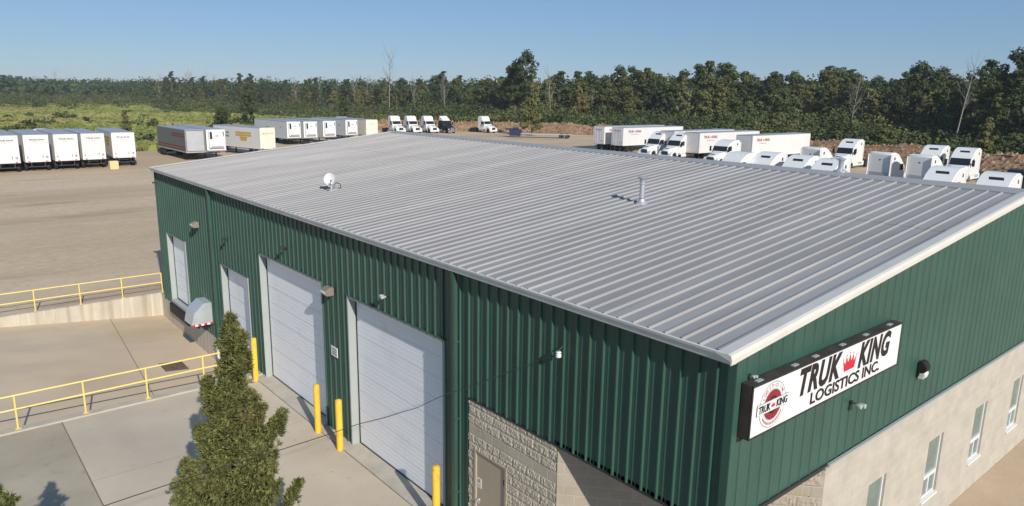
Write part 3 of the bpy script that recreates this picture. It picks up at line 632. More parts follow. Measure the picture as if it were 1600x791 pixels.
def trailer(name, label, loc, rz, side='twhite', end='twhite', length=16.1, reefer=False, text=None, group=None, stripe=False, goldlogo=False, marks=True, hw=TW):
    """local: rear at x=0, front at x=+length; centre y=0"""
    t = thing(name, label, 'trailer', loc, rz, group); Ln = length
    MB().box(.02, Ln, -hw, hw, ZB, ZTP-.05).build('side_walls', side, t, bevel=.015)
    MB().box(.0, Ln+.01, -hw-.01, hw+.01, ZTP-.10, ZTP).build('roof', 'troof', t, bevel=.02)
    MB().box(-.02, Ln, -hw-.012, hw+.012, ZB-.12, ZB+.04).build('lower_rail', 'alu' if side != 'twhite' else 'twhite', t)
    for s in (-1, 1): MB().box(Ln-.16, Ln+.02, s*(hw+.014)-.012 if s > 0 else -hw-.02, s*(hw+.014)+.006 if s > 0 else -hw+.01, ZB-.05, ZTP-.02).build('corner_post', 'alu', t)
    # rear doors
    for s in (-1, 1):
        dr = MB().box(-.045, .0, s*.012 if s > 0 else -hw+.06, hw-.06 if s > 0 else -.012, ZB+.06, ZTP-.14).build('rear_door', end, t, bevel=.008)
        lr = MB()
        for k in (.35, .85): lr.tube([(-.07, s*k, ZB+.05), (-.07, s*k, ZTP-.16)], .016, 6)
        lr.box(-.09, -.05, s*.62-.12, s*.62+.12, ZB+.35, ZB+.40); lr.build('lock_rod', 'twhite', dr)
    MB().box(-.05, .03, -hw, -hw+.06, ZB-.1, ZTP-.04).box(-.05, .03, hw-.06, hw, ZB-.1, ZTP-.04).box(-.05, .03, -hw, hw, ZTP-.14, ZTP-.02).box(-.05, .03, -hw, hw, ZB-.12, ZB+.06).build('door_frame', end, t, bevel=.008)
    for s in (-1, 1):
        MB().box(-.062, -.04, s*(hw-.35)-.11, s*(hw-.35)+.11, ZB-.08, ZB+.01).build('tail_light', 'red', t)
    MB().box(-.02, .08, -hw+.25, hw-.25, .5, .6).box(.0, .06, -.7, -.6, .6, ZB-.1).box(0, .06, .6, .7, .6, ZB-.1).build('bumper', 'dark', t)
    MB().box(.6, 4.4, -.5, -.42, .85, ZB-.1).box(.6, 4.4, .42, .5, .85, ZB-.1).box(.3, Ln-.4, -.6, .6, ZB-.28, ZB-.12).build('chassis', 'dark', t)
    for x in (1.3, 2.6):
        MB().tube([(x, -1.1, .52), (x, 1.1, .52)], .07, 8).build('axle', 'dark', t)
        for s in (-1, 1): wheel(t, x, s*1.08)
    q = MB()
    for s in (-1, 1): q.box(Ln-2.8, Ln-2.65, s*.75-.07, s*.75+.07, .1, ZB-.12); q.box(Ln-2.9, Ln-2.55, s*.75-.14, s*.75+.14, .0, .1)
    q.box(Ln-2.75, Ln-2.7, -.75, .75, .4, .5); q.build('landing_gear', 'dark', t)
    if reefer:
        f = MB().box(Ln+.01, Ln+.42, -.98, .98, ZB+.42, ZTP-.16).build('cooling_unit', 'white', t, bevel=.06, seg=3)
        MB().prism([(-.9, ZTP-.3), (-.62, ZTP-.34), (-.58, ZTP-1.2), (-.62, ZTP-1.3), (-.9, ZTP-1.3)], Ln+.40, Ln+.432, 'x').build('intake_grille', 'black', f)
        MB().prism([(.78, ZTP-.3), (.93, ZTP-.34), (.93, ZTP-.95), (.86, ZTP-1.0)], Ln+.40, Ln+.432, 'x').build('intake_grille', 'black', f)
        MB().box(Ln+.40, Ln+.435, -.8, .8, ZB+.5, ZB+.64).box(Ln+.40, Ln+.433, -.2, .25, ZTP-.95, ZTP-.82).box(Ln+.4, Ln+.433, -.2, .2, ZTP-1.45, ZTP-1.42).build('unit_marking', 'textgrey', f)
        MB().box(Ln+.02, Ln+.3, -1.25, 1.25, ZB+.03, ZB+.12).build('front_sill', 'alu', t)
    if text and not reefer:
        text_mesh('door_lettering', 'TRUK KING', .22, 'textred' if text == 'red' else 'textblack', (-.05, hw-.52, ZTP-.62), (0, -1, 0), (0, 0, 1), t, width=1.45, bold=.006)
        text_mesh('door_lettering', 'LOGISTICS INC', .10, 'textred', (-.05, hw-.75, ZTP-.82), (0, -1, 0), (0, 0, 1), t, width=1.0)
        MB().box(-.052, -.048, -hw+.2, -hw+.42, ZB+.3, ZB+.55).box(-.052, -.048, -.55, -.46, ZB+.32, ZB+.62).box(-.052, -.048, .88, 1.0, ZB+.3, ZB+.5).build('door_marking', 'textgrey', t)
    return t
def side_text(t, s, x, Ln, col='textred', big=True, flipdir=1, hw=TW):
    """lettering on a trailer flank: s=+1/-1 side (local y)"""
    xd = (-s*1, 0, 0) ; yl = s*(hw+.003)
    text_mesh('side_lettering', 'TRUK', .52, col, (x, yl, ZTP-.85), xd, (0, 0, 1), t, width=1.45, bold=.02)
    text_mesh('side_lettering', 'KING', .52, col, (x+(-s)*2.05, yl, ZTP-.85), xd, (0, 0, 1), t, width=1.3, bold=.02)
    q = MB(); cxx = x+(-s)*1.76
    q.prism([(cxx-.15, ZTP-.8), (cxx+.15, ZTP-.8), (cxx+.2, ZTP-.55), (cxx+.08, ZTP-.7), (cxx, ZTP-.5), (cxx-.08, ZTP-.7), (cxx-.2, ZTP-.55)], yl, yl+s*.004, 'y'); q.build('side_crown', 'red', t)
    text_mesh('side_lettering', 'LOGISTICS INC', .22, 'textred', (x+(-s)*.75, yl, ZTP-1.25), xd, (0, 0, 1), t, width=1.9)

def tractor(name, label, loc, rz, group=None, style='sleeper', body='white', skirt=True):
    """local: heading +x; rear wall of the cab at x=0"""
    t = thing(name, label, 'truck', loc, rz, group); h = 1.18
    if style == 'sleeper':
        prof = [(0, .95), (0, 3.82), (.25, 3.93), (1.0, 3.93), (1.7, 3.74), (2.35, 3.36), (2.78, 2.98), (3.0, 2.86), (3.45, 1.98), (3.55, 1.9), (3.55, 1.0), (3.2, .75), (.4, .75)]
        wind = [(3.02, 2.80), (3.42, 2.04)]; hood0 = 3.5
    elif style == 'midroof':
        prof = [(0, .95), (0, 3.3), (.3, 3.5), (1.2, 3.5), (2.0, 3.35), (2.6, 3.05), (3.0, 2.75), (3.45, 1.98), (3.55, 1.9), (3.55, 1.0), (3.2, .75), (.4, .75)]
        wind = [(3.04, 2.68), (3.42, 2.04)]; hood0 = 3.5
    elif style == 'boxroof':
        prof = [(0, .95), (0, 3.85), (.2, 3.95), (.8, 3.93), (1.25, 3.7), (1.55, 2.86), (1.75, 2.78), (2.15, 1.98), (2.25, 1.9), (2.25, 1.0), (2.0, .75), (.4, .75)]
        wind = [(1.78, 2.72), (2.13, 2.05)]; hood0 = 2.2
    else:
        prof = [(0, .95), (0, 2.75), (.15, 2.86), (1.5, 2.86), (1.7, 2.78), (2.15, 1.98), (2.25, 1.9), (2.25, 1.0), (2.0, .75), (.4, .75)]
        wind = [(1.73, 2.72), (2.13, 2.05)]; hood0 = 2.2
    cb = MB().prism(prof, -h, h, 'y').build('cab', body, t, bevel=.09, seg=3, smooth=True)
    (wx0, wz0), (wx1, wz1) = wind; nx, nz = (wz0-wz1), (wx1-wx0); ln = math.hypot(nx, nz); nx, nz = nx/ln*.02, nz/ln*.02
    MB().prism([(wx0+nx, wz0+nz), (wx1+nx, wz1+nz), (wx1-nx, wz1-nz), (wx0-nx, wz0-nz)], -1.04, 1.04, 'y').build('windscreen', 'glass', t)
    for s in (-1, 1):
        dr = MB().prism([(wx0-.85, 2.72), (wx0-.1, 2.7), (wx1-.2, 2.08), (wx0-.85, 2.05)], s*(h-.02), s*(h+.006), 'y').build('side_window', 'glass', t)
        mr = MB().box(wx1-.12, wx1+.02, s*(h+.12), s*(h+.38), 1.95, 2.65).build('mirror', 'black', t, bevel=.03)
        MB().tube([(wx1-.1, s*(h-.05), 2.6), (wx1-.05, s*(h+.2), 2.5)], .02, 6).tube([(wx1-.1, s*(h-.05), 2.1), (wx1-.05, s*(h+.2), 2.15)], .02, 6).build('mirror_arm', 'black', mr)
        if style in ('sleeper', 'midroof'):
            z = 3.30 if style == 'sleeper' else 2.95
            MB().prism([(.62, z-.17), (.62, z+.17), (.86, z+.17), (.92, z-.12)], s*(h-.02), s*(h+.008), 'y').build('sleeper_window', 'glass', t, bevel=.004)
        # side fairing behind the cab
        MB().box(-.18, .02, s*(h-.04) if s > 0 else -h, s*h if s > 0 else -h+.04, 1.0, prof[1][1]-.1).build('side_extender', body, t)
        # fenders
        MB().prism([(hood0+.15, .55), (hood0+.15, 1.05), (hood0+.35, 1.3), (hood0+1.0, 1.36), (hood0+1.7, 1.25), (hood0+2.02, .95), (hood0+2.08, .5), (hood0+1.72, .42), (hood0+1.6, .95), (hood0+1.1, 1.14), (hood0+.6, .95), (hood0+.5, .55)], s*.72, s*1.16, 'y').build('fender', body, t, bevel=.05, smooth=True)
        hl = MB().box(hood0+1.86, hood0+2.02, s*.98-.16, s*.98+.16, .84, 1.06).build('headlight', 'lens', t, bevel=.03)
        MB().lathe([(.3, -.65), (.3, .65)], (-.3+1.0, s*.92, .72), 16, 'alu', 'x').build('fuel_tank', 'alu', t, smooth=True)
    if style == 'sleeper':
        # slanted roof marker slot, lying on the sloping roof
        def rp(x): 
            P = [(1.0, 3.93), (1.7, 3.74), (2.35, 3.36), (2.78, 2.98)]
            for (a, za), (c, zc_) in zip(P, P[1:]):
                if a <= x <= c: return za+(zc_-za)*(x-a)/(c-a)
        MB().add([(1.9, -.5, rp(1.9)+.012), (1.9, .5, rp(1.9)+.012), (2.22, .62, rp(2.22)+.012), (2.22, -.4, rp(2.22)+.012), (1.9, -.5, rp(1.9)-.03), (1.9, .5, rp(1.9)-.03), (2.22, .62, rp(2.22)-.03), (2.22, -.4, rp(2.22)-.03)], [(0, 1, 2, 3), (4, 5, 6, 7), (0, 1, 5, 4), (1, 2, 6, 5), (2, 3, 7, 6), (3, 0, 4, 7)]).build('roof_slot', 'black', t)
    if style == 'wedge':
        MB().prism([(.0, 2.85), (.0, 3.9), (.15, 3.92), (1.75, 2.9), (1.7, 2.84)], -1.05, 1.05, 'y').build('roof_fairing', 'white', t, bevel=.05, smooth=True)
    q = MB(); n = 6; v = []   # hood: lofted, narrowing forward
    secs = [(hood0-.1, 1.0, 1.93, .8), (hood0+.6, .96, 1.82, .8), (hood0+1.3, .88, 1.66, .8), (hood0+1.8, .78, 1.45, .8), (hood0+2.0, .70, 1.2, .8)]
    for x, wd, zt, zb_ in secs: v += [(x, -wd, zb_), (x, -wd, zt-.22), (x, -wd+.25, zt), (x, wd-.25, zt), (x, wd, zt-.22), (x, wd, zb_)]
    q.add(v, [(i*6+k, i*6+(k+1) % 6, (i+1)*6+(k+1) % 6, (i+1)*6+k) for i in range(4) for k in range(6)]+[tuple(range(6)), tuple(range(24, 30))])
    hd = q.build('hood', body, t, smooth=True)
    MB().prism([(-.5, .62), (.5, .62), (.55, 1.1), (.45, 1.32), (-.45, 1.32), (-.55, 1.1)], hood0+1.98, hood0+2.05, 'x').build('grille', 'chrome' if style == 'wedge' else 'dark', hd)
    MB().box(hood0+1.25, hood0+1.5, -.35, .35, 1.69, 1.71).build('hood_vent', 'black', hd)
    MB().prism([(hood0+1.75, .38), (hood0+2.12, .38), (hood0+2.16, .72), (hood0+1.95, .78), (hood0+1.75, .78)], -1.18, 1.18, 'y').build('bumper', body if style != 'wedge' else 'chrome', t, bevel=.04, smooth=True)
    MB().box(-4.0, .3, -.43, -.33, .72, .98).box(-4.0, .3, .33, .43, .72, .98).box(-4.0, -3.9, -.43, .43, .72, .98).box(-1.2, -1.05, -.4, .4, .72, .95).box(0, hood0+1.6, -.4, .4, .6, .85).build('frame', 'dark', t)
    MB().lathe([(.45, 0), (.45, .07)], (-2.4, 0, 1.05), 16).box(-2.75, -2.05, -.5, .5, .96, 1.06).build('fifth_wheel', 'dark', t)
    for x in (-1.75, -3.05):
        for s in (-1, 1): wheel(t, x, s*.98)
        MB().tube([(x, -.9, .52), (x, .9, .52)], .08, 8).build('axle', 'dark', t)
    for s in (-1, 1): wheel(t, hood0+1.1, s*.98)
    if skirt:
        for s in (-1, 1): MB().box(-.6, 2.9 if style in ('sleeper', 'midroof') else 1.6, s*h-.03 if s > 0 else -h, s*h if s > 0 else -h+.03, .42, .98).build('side_skirt', body, t, bevel=.01)
    MB().box(-.03, .0, -.95, .95, 1.05, 1.9).build('rear_panel', 'alu', t)
    MB().tube([(-.1, -.95, .98), (-.1, -.95, 1.7), (-.1, -.55, 1.7), (-.1, -.55, .98)], .02, 6).build('grab_rail', 'alu', t)
    if style != 'day' and style != 'wedge': MB().box(-.012, .0, -.08, .08, 3.1, 3.22).build('rear_window', 'glass', t)
    return t
P = math.pi
GL = 'trailers parked in a row at the left edge of the yard'
# left row: rear doors face the camera, bodies run away along +y
ox = 1.2
T2 = trailer('box_trailer', 'white box trailer, third from the right in the left row', (1.85+ox, 91.4, 0), P/2, length=12.6, text='black', group=GL, hw=1.2)
dup(T2, (-1.05+ox, 91.0, 0), P/2, 'white box trailer at the left frame edge, cut by the frame'); dup(T2, (-3.9+ox, 90.8, 0), P/2, 'white box trailer outside the left frame edge')
T2['label'] = 'white box trailer, second from the left in the left row'
dup(T2, (4.75+ox, 91.6, 0), P/2, 'white box trailer in the middle of the left row of five')
dup(T2, (7.55+ox, 91.9, 0), P/2, 'white box trailer in the left row, beside the small beige box')
T5 = trailer('box_trailer', 'white box trailer with gold side lettering, rightmost in the left row', (12.1, 92.6, 0), P/2+R(-3), length=12.6, text='black', group=GL, side='cream', hw=1.25)
for z, a, bq in ((3.35, 1.2, 5.2), (2.95, 1.6, 5.0), (2.55, 2.0, 4.2)): MB().box(a, bq, 1.252, 1.26, z-.15, z+.15).build('side_marking', 'textgold', T5)
tag(MB().box(9.85, 10.75, 89.6, 90.4, 0, .95).build('storage_crate', 'box', bevel=.03), 'small beige box on the gravel between two white trailers', 'crate')
wt = tractor('semi_truck', 'white truck whose roof shows behind the left row of trailers', (6.6, 108.5, 0), R(-160), style='sleeper')
# silver trailer and reefer beside it
S = trailer('box_trailer', 'silver box trailer with maroon stripes behind the far warehouse corner', (21.4, 109.6, 0), -P/2, length=13.7, side='silver', end='alu', hw=1.22)
for z, a, bq in ((3.4, 7.5, 13.2), (3.1, 7.5, 13.2), (1.75, 0.2, 13.4), (1.40, .2, 13.4)):
    MB().box(a, bq, -1.232, -1.222, z-.09, z+.09).build('maroon_stripe', 'maroon', S)
MB().box(13.7, 13.72, -1.1, 1.1, 1.3, 3.9).build('front_panel', 'alu', S)
RF = trailer('reefer_trailer', 'white refrigerated trailer with its cooling unit beside the silver trailer', (24.2, 111.2, 0), -P/2, length=14.9, reefer=True, hw=1.25)
KY = trailer('box_trailer', 'white box trailer with large gold side lettering behind the roof', (31.9, 97.8, 0), P/2+R(11), length=12.6, side='twhite', end='cream', hw=1.22)
for z, a, bq, m_ in ((3.2, 2.2, 6.4, 'textgold'), (2.85, 2.2, 6.4, 'textgold'), (2.5, 3.3, 5.3, 'textgold'), (2.2, 3.5, 5.1, 'textgold'), (3.1, 8.2, 9.0, 'textgrey'), (3.1, 9.4, 10.0, 'textgrey'), (2.6, 8.2, 9.6, 'textgrey')):
    MB().box(a, bq, 1.222, 1.23, z-.14, z+.14).build('side_marking', m_, KY)
text_mesh('door_lettering', 'TRUK KING', .3, 'textgold', (-.05, .95, 3.15), (0, -1, 0), (0, 0, 1), KY, width=1.9, bold=.01)
GM = 'white refrigerated trailers parked side by side behind the warehouse'
for i, (x, y, lb) in enumerate([(44.3, 117.0, 'white refrigerated trailer, leftmost of the four with cooling units in a row'), (47.2, 116.6, 'white refrigerated trailer, second from the left of the four in a row'), (51.3, 117.6, 'white refrigerated trailer, third from the left of the four in a row'), (57.6, 121.2, 'white refrigerated trailer, rightmost of the four in a row')]):
    o = dup(RF, (x, y+15.3, 0), -P/2, lb, GM)
    if i in (0, 3): MB().box(5.5, 7.2, -1.262, -1.254, 2.75, 2.9).box(6.0, 6.6, -1.262, -1.254, 2.4, 2.55).box(12.0, 12.6, -1.262, -1.254, 2.9, 3.1).build('side_marking', 'textgrey', o)
CR = trailer('box_trailer', 'cream box trailer standing at the end of the refrigerated row', (61.4, 120.6, 0), P/2, length=14, side='cream', end='cream', hw=1.25)
text_mesh('door_lettering', 'TRUK KING', .26, 'textgold', (-.05, .8, 3.2), (0, -1, 0), (0, 0, 1), CR, width=1.6, bold=.006)
tractor('semi_truck', 'white truck whose roof shows behind the refrigerated trailers', (65.5, 142, 0), R(-100), style='sleeper')
# far row of tractors
BX = tractor('semi_truck', 'white high roof truck, leftmost of the far row beyond the roof', (80.6, 145.2, 0), R(-94), style='boxroof', group='white high roof trucks in the far row', skirt=False)
for x, y, lb in [(84.2, 143.8, 'white high roof truck, second from the left in the far row'), (88.0, 142.4, 'white high roof truck in the far row beside the black truck')]:
    dup(BX, (x, y, 0), R(-94), lb)
dup(BX, (101.2, 137.6, 0), R(-86), 'white high roof truck standing alone before the dirt piles')
tractor('semi_truck', 'black truck with a white wedge fairing and chrome grille in the far row', (91.6, 140.6, 0), R(-92), style='wedge', body='blackpaint', skirt=False)
# flatbed / lowboy
t = thing('lowboy_trailer', 'low flatbed trailer with a dark blue gooseneck behind the warehouse', 'trailer', (103.6, 109.6, 0), R(132))
MB().box(-.6, 10.5, -1.2, 1.2, .75, .92).build('deck', 'alu', t); MB().prism([(10.4, .75), (10.4, 1.3), (11.2, 1.9), (14.0, 1.9), (14.0, 1.6), (11.6, 1.5), (11.0, .75)], -.6, .6, 'y').build('gooseneck', 'dark', t)
MB().box(10.6, 13.0, -1.1, 1.1, .35, 1.7).box(11.2, 12.2, -.8, .8, 1.7, 2.1).build('power_unit', 'blue', t, bevel=.1)
for x in (.3, 1.6):
    for s in (-1, 1): wheel(t, x, s*1.05)
MB().tube([(.3, -1, .52), (.3, 1, .52)], .07, 8).tube([(1.6, -1, .52), (1.6, 1, .52)], .07, 8).build('axle', 'dark', t)
tag(MB().tube([(96.5, 118.2, 0), (96.5, 118.2, 1.1)], .12, 8).build('marker_post', 'wood_post'), 'small rust orange post standing in the gravel', 'post')
# right side trailers (bodies run along +x, long flank faces the camera)
GR = 'white trailers with red lettering parked along the right side of the yard'
def rt(x, y, lb, first=None, rear_left=True):
    """x,y = near-left top corner; rear (or front) at the left end"""
    if rear_left:
        o = trailer('box_trailer', lb, (x, y+TW, 0), 0, text='black', group=GR); side_text(o, -1, 1.2, 16.1)
    else:
        o = trailer('box_trailer', lb, (x+16.1, y+TW, 0), P, group=GR); side_text(o, 1, 16.1-1.2, 16.1)
    return o
rt(84.5, 81.3, 'white box trailer, farthest of the right side row, rear doors to the left')
rt(84.4, 76.9, 'white box trailer with red side lettering, second farthest of the right side row')
rt(82.8, 65.2, 'white trailer mostly hidden behind another trailer and two white cabs', rear_left=False)
rt(82.6, 60.4, 'white trailer with red side lettering coupled behind a white cab', rear_left=False)
rt(83.6, 52.2, 'white trailer with red side lettering, nearest and rightmost of the trailers', rear_left=False)
# sleeper tractors
GS = 'white sleeper trucks parked on the right side of the yard'
SP = tractor('semi_truck', 'white sleeper truck coupled to the trailer, left of the pair of cabs', (84.6, 68.2, 0), P+R(4), style='sleeper', group=GS)
def tr(x, y, ang, lb): return dup(SP, (x, y, 0), R(ang), lb)
tr(84.3, 64.0, 184, 'white sleeper truck coupled to a trailer, right of the pair of cabs')
MR = tractor('semi_truck', 'white mid roof truck coupled to the nearest trailer with red lettering', (81.4, 53.8, 0), P+R(3), style='midroof', group=GS)
tr(93.4, 42.2, 183, 'white sleeper truck standing alone right of the nearest trailer')
tr(90.0, 30.2, 183, 'white sleeper truck in the rear row, left of the last pair')
tr(88.6, 26.3, 183, 'white sleeper truck in the rear row, rightmost before the rocky bank')
for x, y, lb in [(58.6, 36.9, 'plain white roofed truck, leftmost of the front row behind the ridge'),]:
    dup(MR, (x, y, 0), P, lb).scale = (1, 1, 1.1)
for x, y, lb in [(60.0, 34.6, 'white sleeper truck, second from the left of the front row'), (59.4, 30.8, 'white sleeper truck, third from the left of the front row'), (57.6, 27.0, 'white sleeper truck in the front row beside the ridge vent'), (59.0, 17.9, 'white sleeper truck in the front row before the rear pair'), (57.6, 13.6, 'white sleeper truck in the front row at the right frame edge')]:
    tr(x, y, 181, lb)
for x, y, lb in [(70.4, 36.4, 'white sleeper truck seen from behind, leftmost of the three facing away'), (69.9, 28.5, 'white sleeper truck seen from behind, middle of the three facing away'), (69.9, 24.6, 'white sleeper truck seen from behind, rightmost of the three facing away'), ]:
    tr(x, y, 0, lb)
t = tractor('semi_truck', 'dark flat roofed truck behind the front row at the right frame edge', (76, 17.0, 0), P, style='day', body='blackpaint', skirt=False)

# ------------------------------------------------------------------ dirt berm with rocks
bl = [(72, 160), (80, 159), (86, 154), (92, 150), (97, 147.5), (103, 143), (110, 136), (114, 126), (119, 115), (118, 100), (116, 85), (113.5, 70), (111, 58), (107, 44), (103, 32), (101, 20), (99, 5), (97, -15)]
sm = []
for i in range(len(bl)-1):
    a, bq = Vector(bl[i]), Vector(bl[i+1]); n = max(2, int((bq-a).length/.8))
    for k in range(n): sm.append(a.lerp(bq, k/n))
def berm_h(s, u):
    base = max(0, 1-abs(u)/5.2)**.8
    hh = 2.3+.7*noise.noise(Vector((s*.12, 0, 7)))
    lowgap = 1.0
    return base*(hh*lowgap+.6*noise.noise(Vector((s*.45, u*.45, 1)))+.3*noise.noise(Vector((s*1.3, u*1.3, 2))))
v = []; f = []; nu = 15
for i, p in enumerate(sm):
    d = (sm[min(i+1, len(sm)-1)]-sm[max(0, i-1)]).normalized(); n = Vector((d.y, -d.x))
    if n.x < 0: n = -n
    for k in range(nu):
        u = -5.6+11.2*k/(nu-1); q = p+n*(u+4.5); v.append((q.x, q.y, berm_h(i*.8, u)-.06))
for i in range(len(sm)-1):
    for k in range(nu-1): f.append((i*nu+k, (i+1)*nu+k, (i+1)*nu+k+1, i*nu+k+1))
struct(MB().add(v, f).build('dirt_berm', 'dirt', smooth=True))
rk = MB()
for i in range(2600):
    k = random.randrange(1, len(sm)-1); p = sm[k]; d = (sm[k+1]-sm[k-1]).normalized(); n = Vector((d.y, -d.x)); n = n if n.x > 0 else -n
    u = random.uniform(-5, 1.5); q = p+n*(u+4.5); z = berm_h(k*.8, u)-.06; s = random.uniform(.12, .42)*random.uniform(.6, 1.2)
    vs_ = []
    for a in (0, 1, 2, 3, 4): t_ = a*1.2566+random.random()*.5; vs_.append((q.x+math.cos(t_)*s*random.uniform(.7, 1.2), q.y+math.sin(t_)*s*random.uniform(.7, 1.2), z-.05))
    vs_.append((q.x+random.uniform(-.2, .2)*s, q.y+random.uniform(-.2, .2)*s, z+s*random.uniform(.6, 1.1)))
    rk.add(vs_, [(a, (a+1) % 5, 5) for a in range(5)])
o = rk.build('rubble', 'rock'); o['kind'] = 'stuff'; tag(o, 'brown rubble and stones lying over the dirt bank', 'rubble')

# ------------------------------------------------------------------ vegetation
def cards(n_, centers, radii, size, flat=.8, rg=rng, up=0.3):
    """numpy leaf clumps: n_ quads gathered round the centres"""
    idx = rg.integers(0, len(centers), n_); c = np.array(centers)[idx]; rd = np.array(radii)[idx]
    d = rg.normal(size=(n_, 3)); d /= np.linalg.norm(d, axis=1)[:, None]
    rr = rd*rg.uniform(.55, 1.08, n_)
    p = c+d*rr[:, None]*np.array([1, 1, flat])
    nrm = d+rg.normal(size=(n_, 3))*.55+np.array([0, 0, up]); nrm /= np.linalg.norm(nrm, axis=1)[:, None]
    t = np.cross(nrm, rg.normal(size=(n_, 3))); t /= np.linalg.norm(t, axis=1)[:, None]; b = np.cross(nrm, t)
    s = size*rg.uniform(.55, 1.3, n_)[:, None]; s2 = size*rg.uniform(.4, .9, n_)[:, None]
    v = np.stack([p-t*s-b*s2*.4, p+t*s*.2-b*s2, p+t*s+b*s2*.3, p-t*s*.1+b*s2], 1).reshape(-1, 3)
    return v
def card_obj(name, v, m, parent=None):
    n = len(v)//4; me = bpy.data.meshes.new(name)
    me.vertices.add(len(v)); me.vertices.foreach_set('co', v.astype(np.float32).ravel())
    me.loops.add(4*n); me.loops.foreach_set('vertex_index', np.arange(4*n, dtype=np.int32))
    me.polygons.add(n); me.polygons.foreach_set('loop_start', np.arange(0, 4*n, 4, dtype=np.int32))
    me.update(); me.validate(); me.materials.append(M[m])
    o = bpy.data.objects.new(name, me); COL.objects.link(o)
    if parent: o.parent = parent
    return o
def limbs(mb, h, top, spread, n, r0, zmin=.35):
    mb.tube([(0, 0, -.2), (random.uniform(-.2, .2), random.uniform(-.2, .2), h*.5), (random.uniform(-.4, .4), random.uniform(-.4, .4), h*top)], [r0, r0*.7, r0*.2], 7)
    for _ in range(n):
        z = h*random.uniform(zmin, top*.92); a = random.uniform(0, 6.28); q = spread*random.uniform(.5, 1)*(1.1-z/h*.6)
        mb.tube([(0, 0, z), (math.cos(a)*q*.5, math.sin(a)*q*.5, z+q*.35), (math.cos(a)*q, math.sin(a)*q, z+q*.9)], [r0*.35, r0*.22, r0*.06], 5)
def make_tree(kind, h, label, group=None, leaf='leafc', loc=(0, 0, 0), name='broadleaf_tree'):
    t = thing(name, label, 'tree', loc, 0, group); cs = []; rs = []
    if kind == 'round':
        for _ in range(44):
            a = random.uniform(0, 6.28); z = random.uniform(.08, .97); w = max(.05, math.sin(min(.99, (z+.12)*.95)*P))**.6*h*.28; q = w*random.uniform(.2, 1)
            cs.append((math.cos(a)*q, math.sin(a)*q, z*h)); rs.append(h*random.uniform(.05, .10))
        n, sz = 4200, .34
    elif kind == 'tall':
        for _ in range(40):
            a = random.uniform(0, 6.28); z = random.uniform(.1, .98); w = h*.19*(1.12-z)**.5*1.3; q = w*random.uniform(.1, 1)
            cs.append((math.cos(a)*q, math.sin(a)*q, z*h)); rs.append(h*random.uniform(.035, .08))
        n, sz = 3800, .32
    elif kind == 'pine':
        for k in range(56):
            z = .1+.88*k/56; w = h*.24*(1.03-z)**.7; a = random.uniform(0, 6.28); q = w*random.uniform(.3, 1.15)
            cs.append((math.cos(a)*q, math.sin(a)*q, z*h)); rs.append(h*random.uniform(.03, .062))
        n, sz = 3800, .30
    elif kind == 'sparse':
        for _ in range(22):
            a = random.uniform(0, 6.28); z = random.uniform(.3, .98); q = h*.2*random.uniform(.1, 1)
            cs.append((math.cos(a)*q, math.sin(a)*q, z*h)); rs.append(h*random.uniform(.03, .06))
        n, sz = 1700, .26
    if kind != 'bush':
        tk = MB(); limbs(tk, h, .9, h*.2, 9 if kind != 'sparse' else 14, h*.013+.04); tk.build('trunk', 'bark' if kind != 'sparse' else 'bare', t)
    else:
        for _ in range(14):
            a = random.uniform(0, 6.28); q = h*.55*random.uniform(0, 1); z = h*random.uniform(.15, .8)*(1-.4*q/h)
            cs.append((math.cos(a)*q, math.sin(a)*q, z)); rs.append(h*random.uniform(.16, .26))
        n, sz = 1100, .22
    card_obj('crown', cards(n, cs, rs, sz, .8 if kind != 'pine' else .45), leaf, t)
    return t
def bare_tree(h, label, loc, lean=0, r=.16, name='bare_tree'):
    t = thing(name, label, 'tree', loc); m_ = MB()
    m_.tube([(0, 0, -.2), (lean*.4, 0, h*.45), (lean, 0, h)], [r, r*.7, r*.15], 7).build('trunk', 'bare', t)
    m_ = MB()
    for _ in range(26):
        z = h*random.uniform(.35, .95); a = random.uniform(0, 6.28); q = h*.18*random.uniform(.4, 1); b0 = lean*z/h
        m_.tube([(b0, 0, z), (b0+math.cos(a)*q*.5, math.sin(a)*q*.5, z+q*.7), (b0+math.cos(a)*q*.8, math.sin(a)*q*.8, z+q*1.6)], [r*.4, r*.25, r*.08], 4)
    m_.build('branches', 'bare', t); return t
CX, CY = -8.286, -5.1156
def place(px, dist, z=0):
    """a spot on the land: bearing given as photo column, distance in metres"""
    d = fwd*1+r2*((px-800)/FPX)+u2*(-(150-395.5)/FPX); k = dist/math.hypot(d.x, d.y)
    return (CX+d.x*k, CY+d.y*k, z)
protos = []
kinds = [('round', 17, 'leafc'), ('round', 15, 'leafd'), ('tall', 20, 'leafd'), ('tall', 18, 'leafc'), ('pine', 20, 'leafd'), ('pine', 17, 'leafd'), ('sparse', 17, 'leafl'), ('round', 12, 'leafl'), ('round', 13, 'leafy'), ('tall', 16, 'leafl')]
KL = {'round': 'full crowned green broadleaf tree in the forest edge', 'tall': 'tall narrow broadleaf tree in the forest edge', 'pine': 'dark pointed evergreen tree in the forest edge', 'sparse': 'thin leaved pale trunked tree in the forest edge'}
used = set()
edge = [(-60, 760), (60, 700), (180, 620), (270, 470), (400, 430), (520, 390), (620, 340), (700, 300), (800, 235), (900, 225), (1000, 215), (1100, 205), (1200, 215), (1300, 225), (1400, 195), (1500, 175), (1600, 150), (1700, 140)]
def edge_d(px):
    for (a, da), (c, dc) in zip(edge, edge[1:]):
        if a <= px <= c: return da+(dc-da)*(px-a)/(c-a)
    return edge[-1][1]
K = {}
px = 255.
ntree = 0
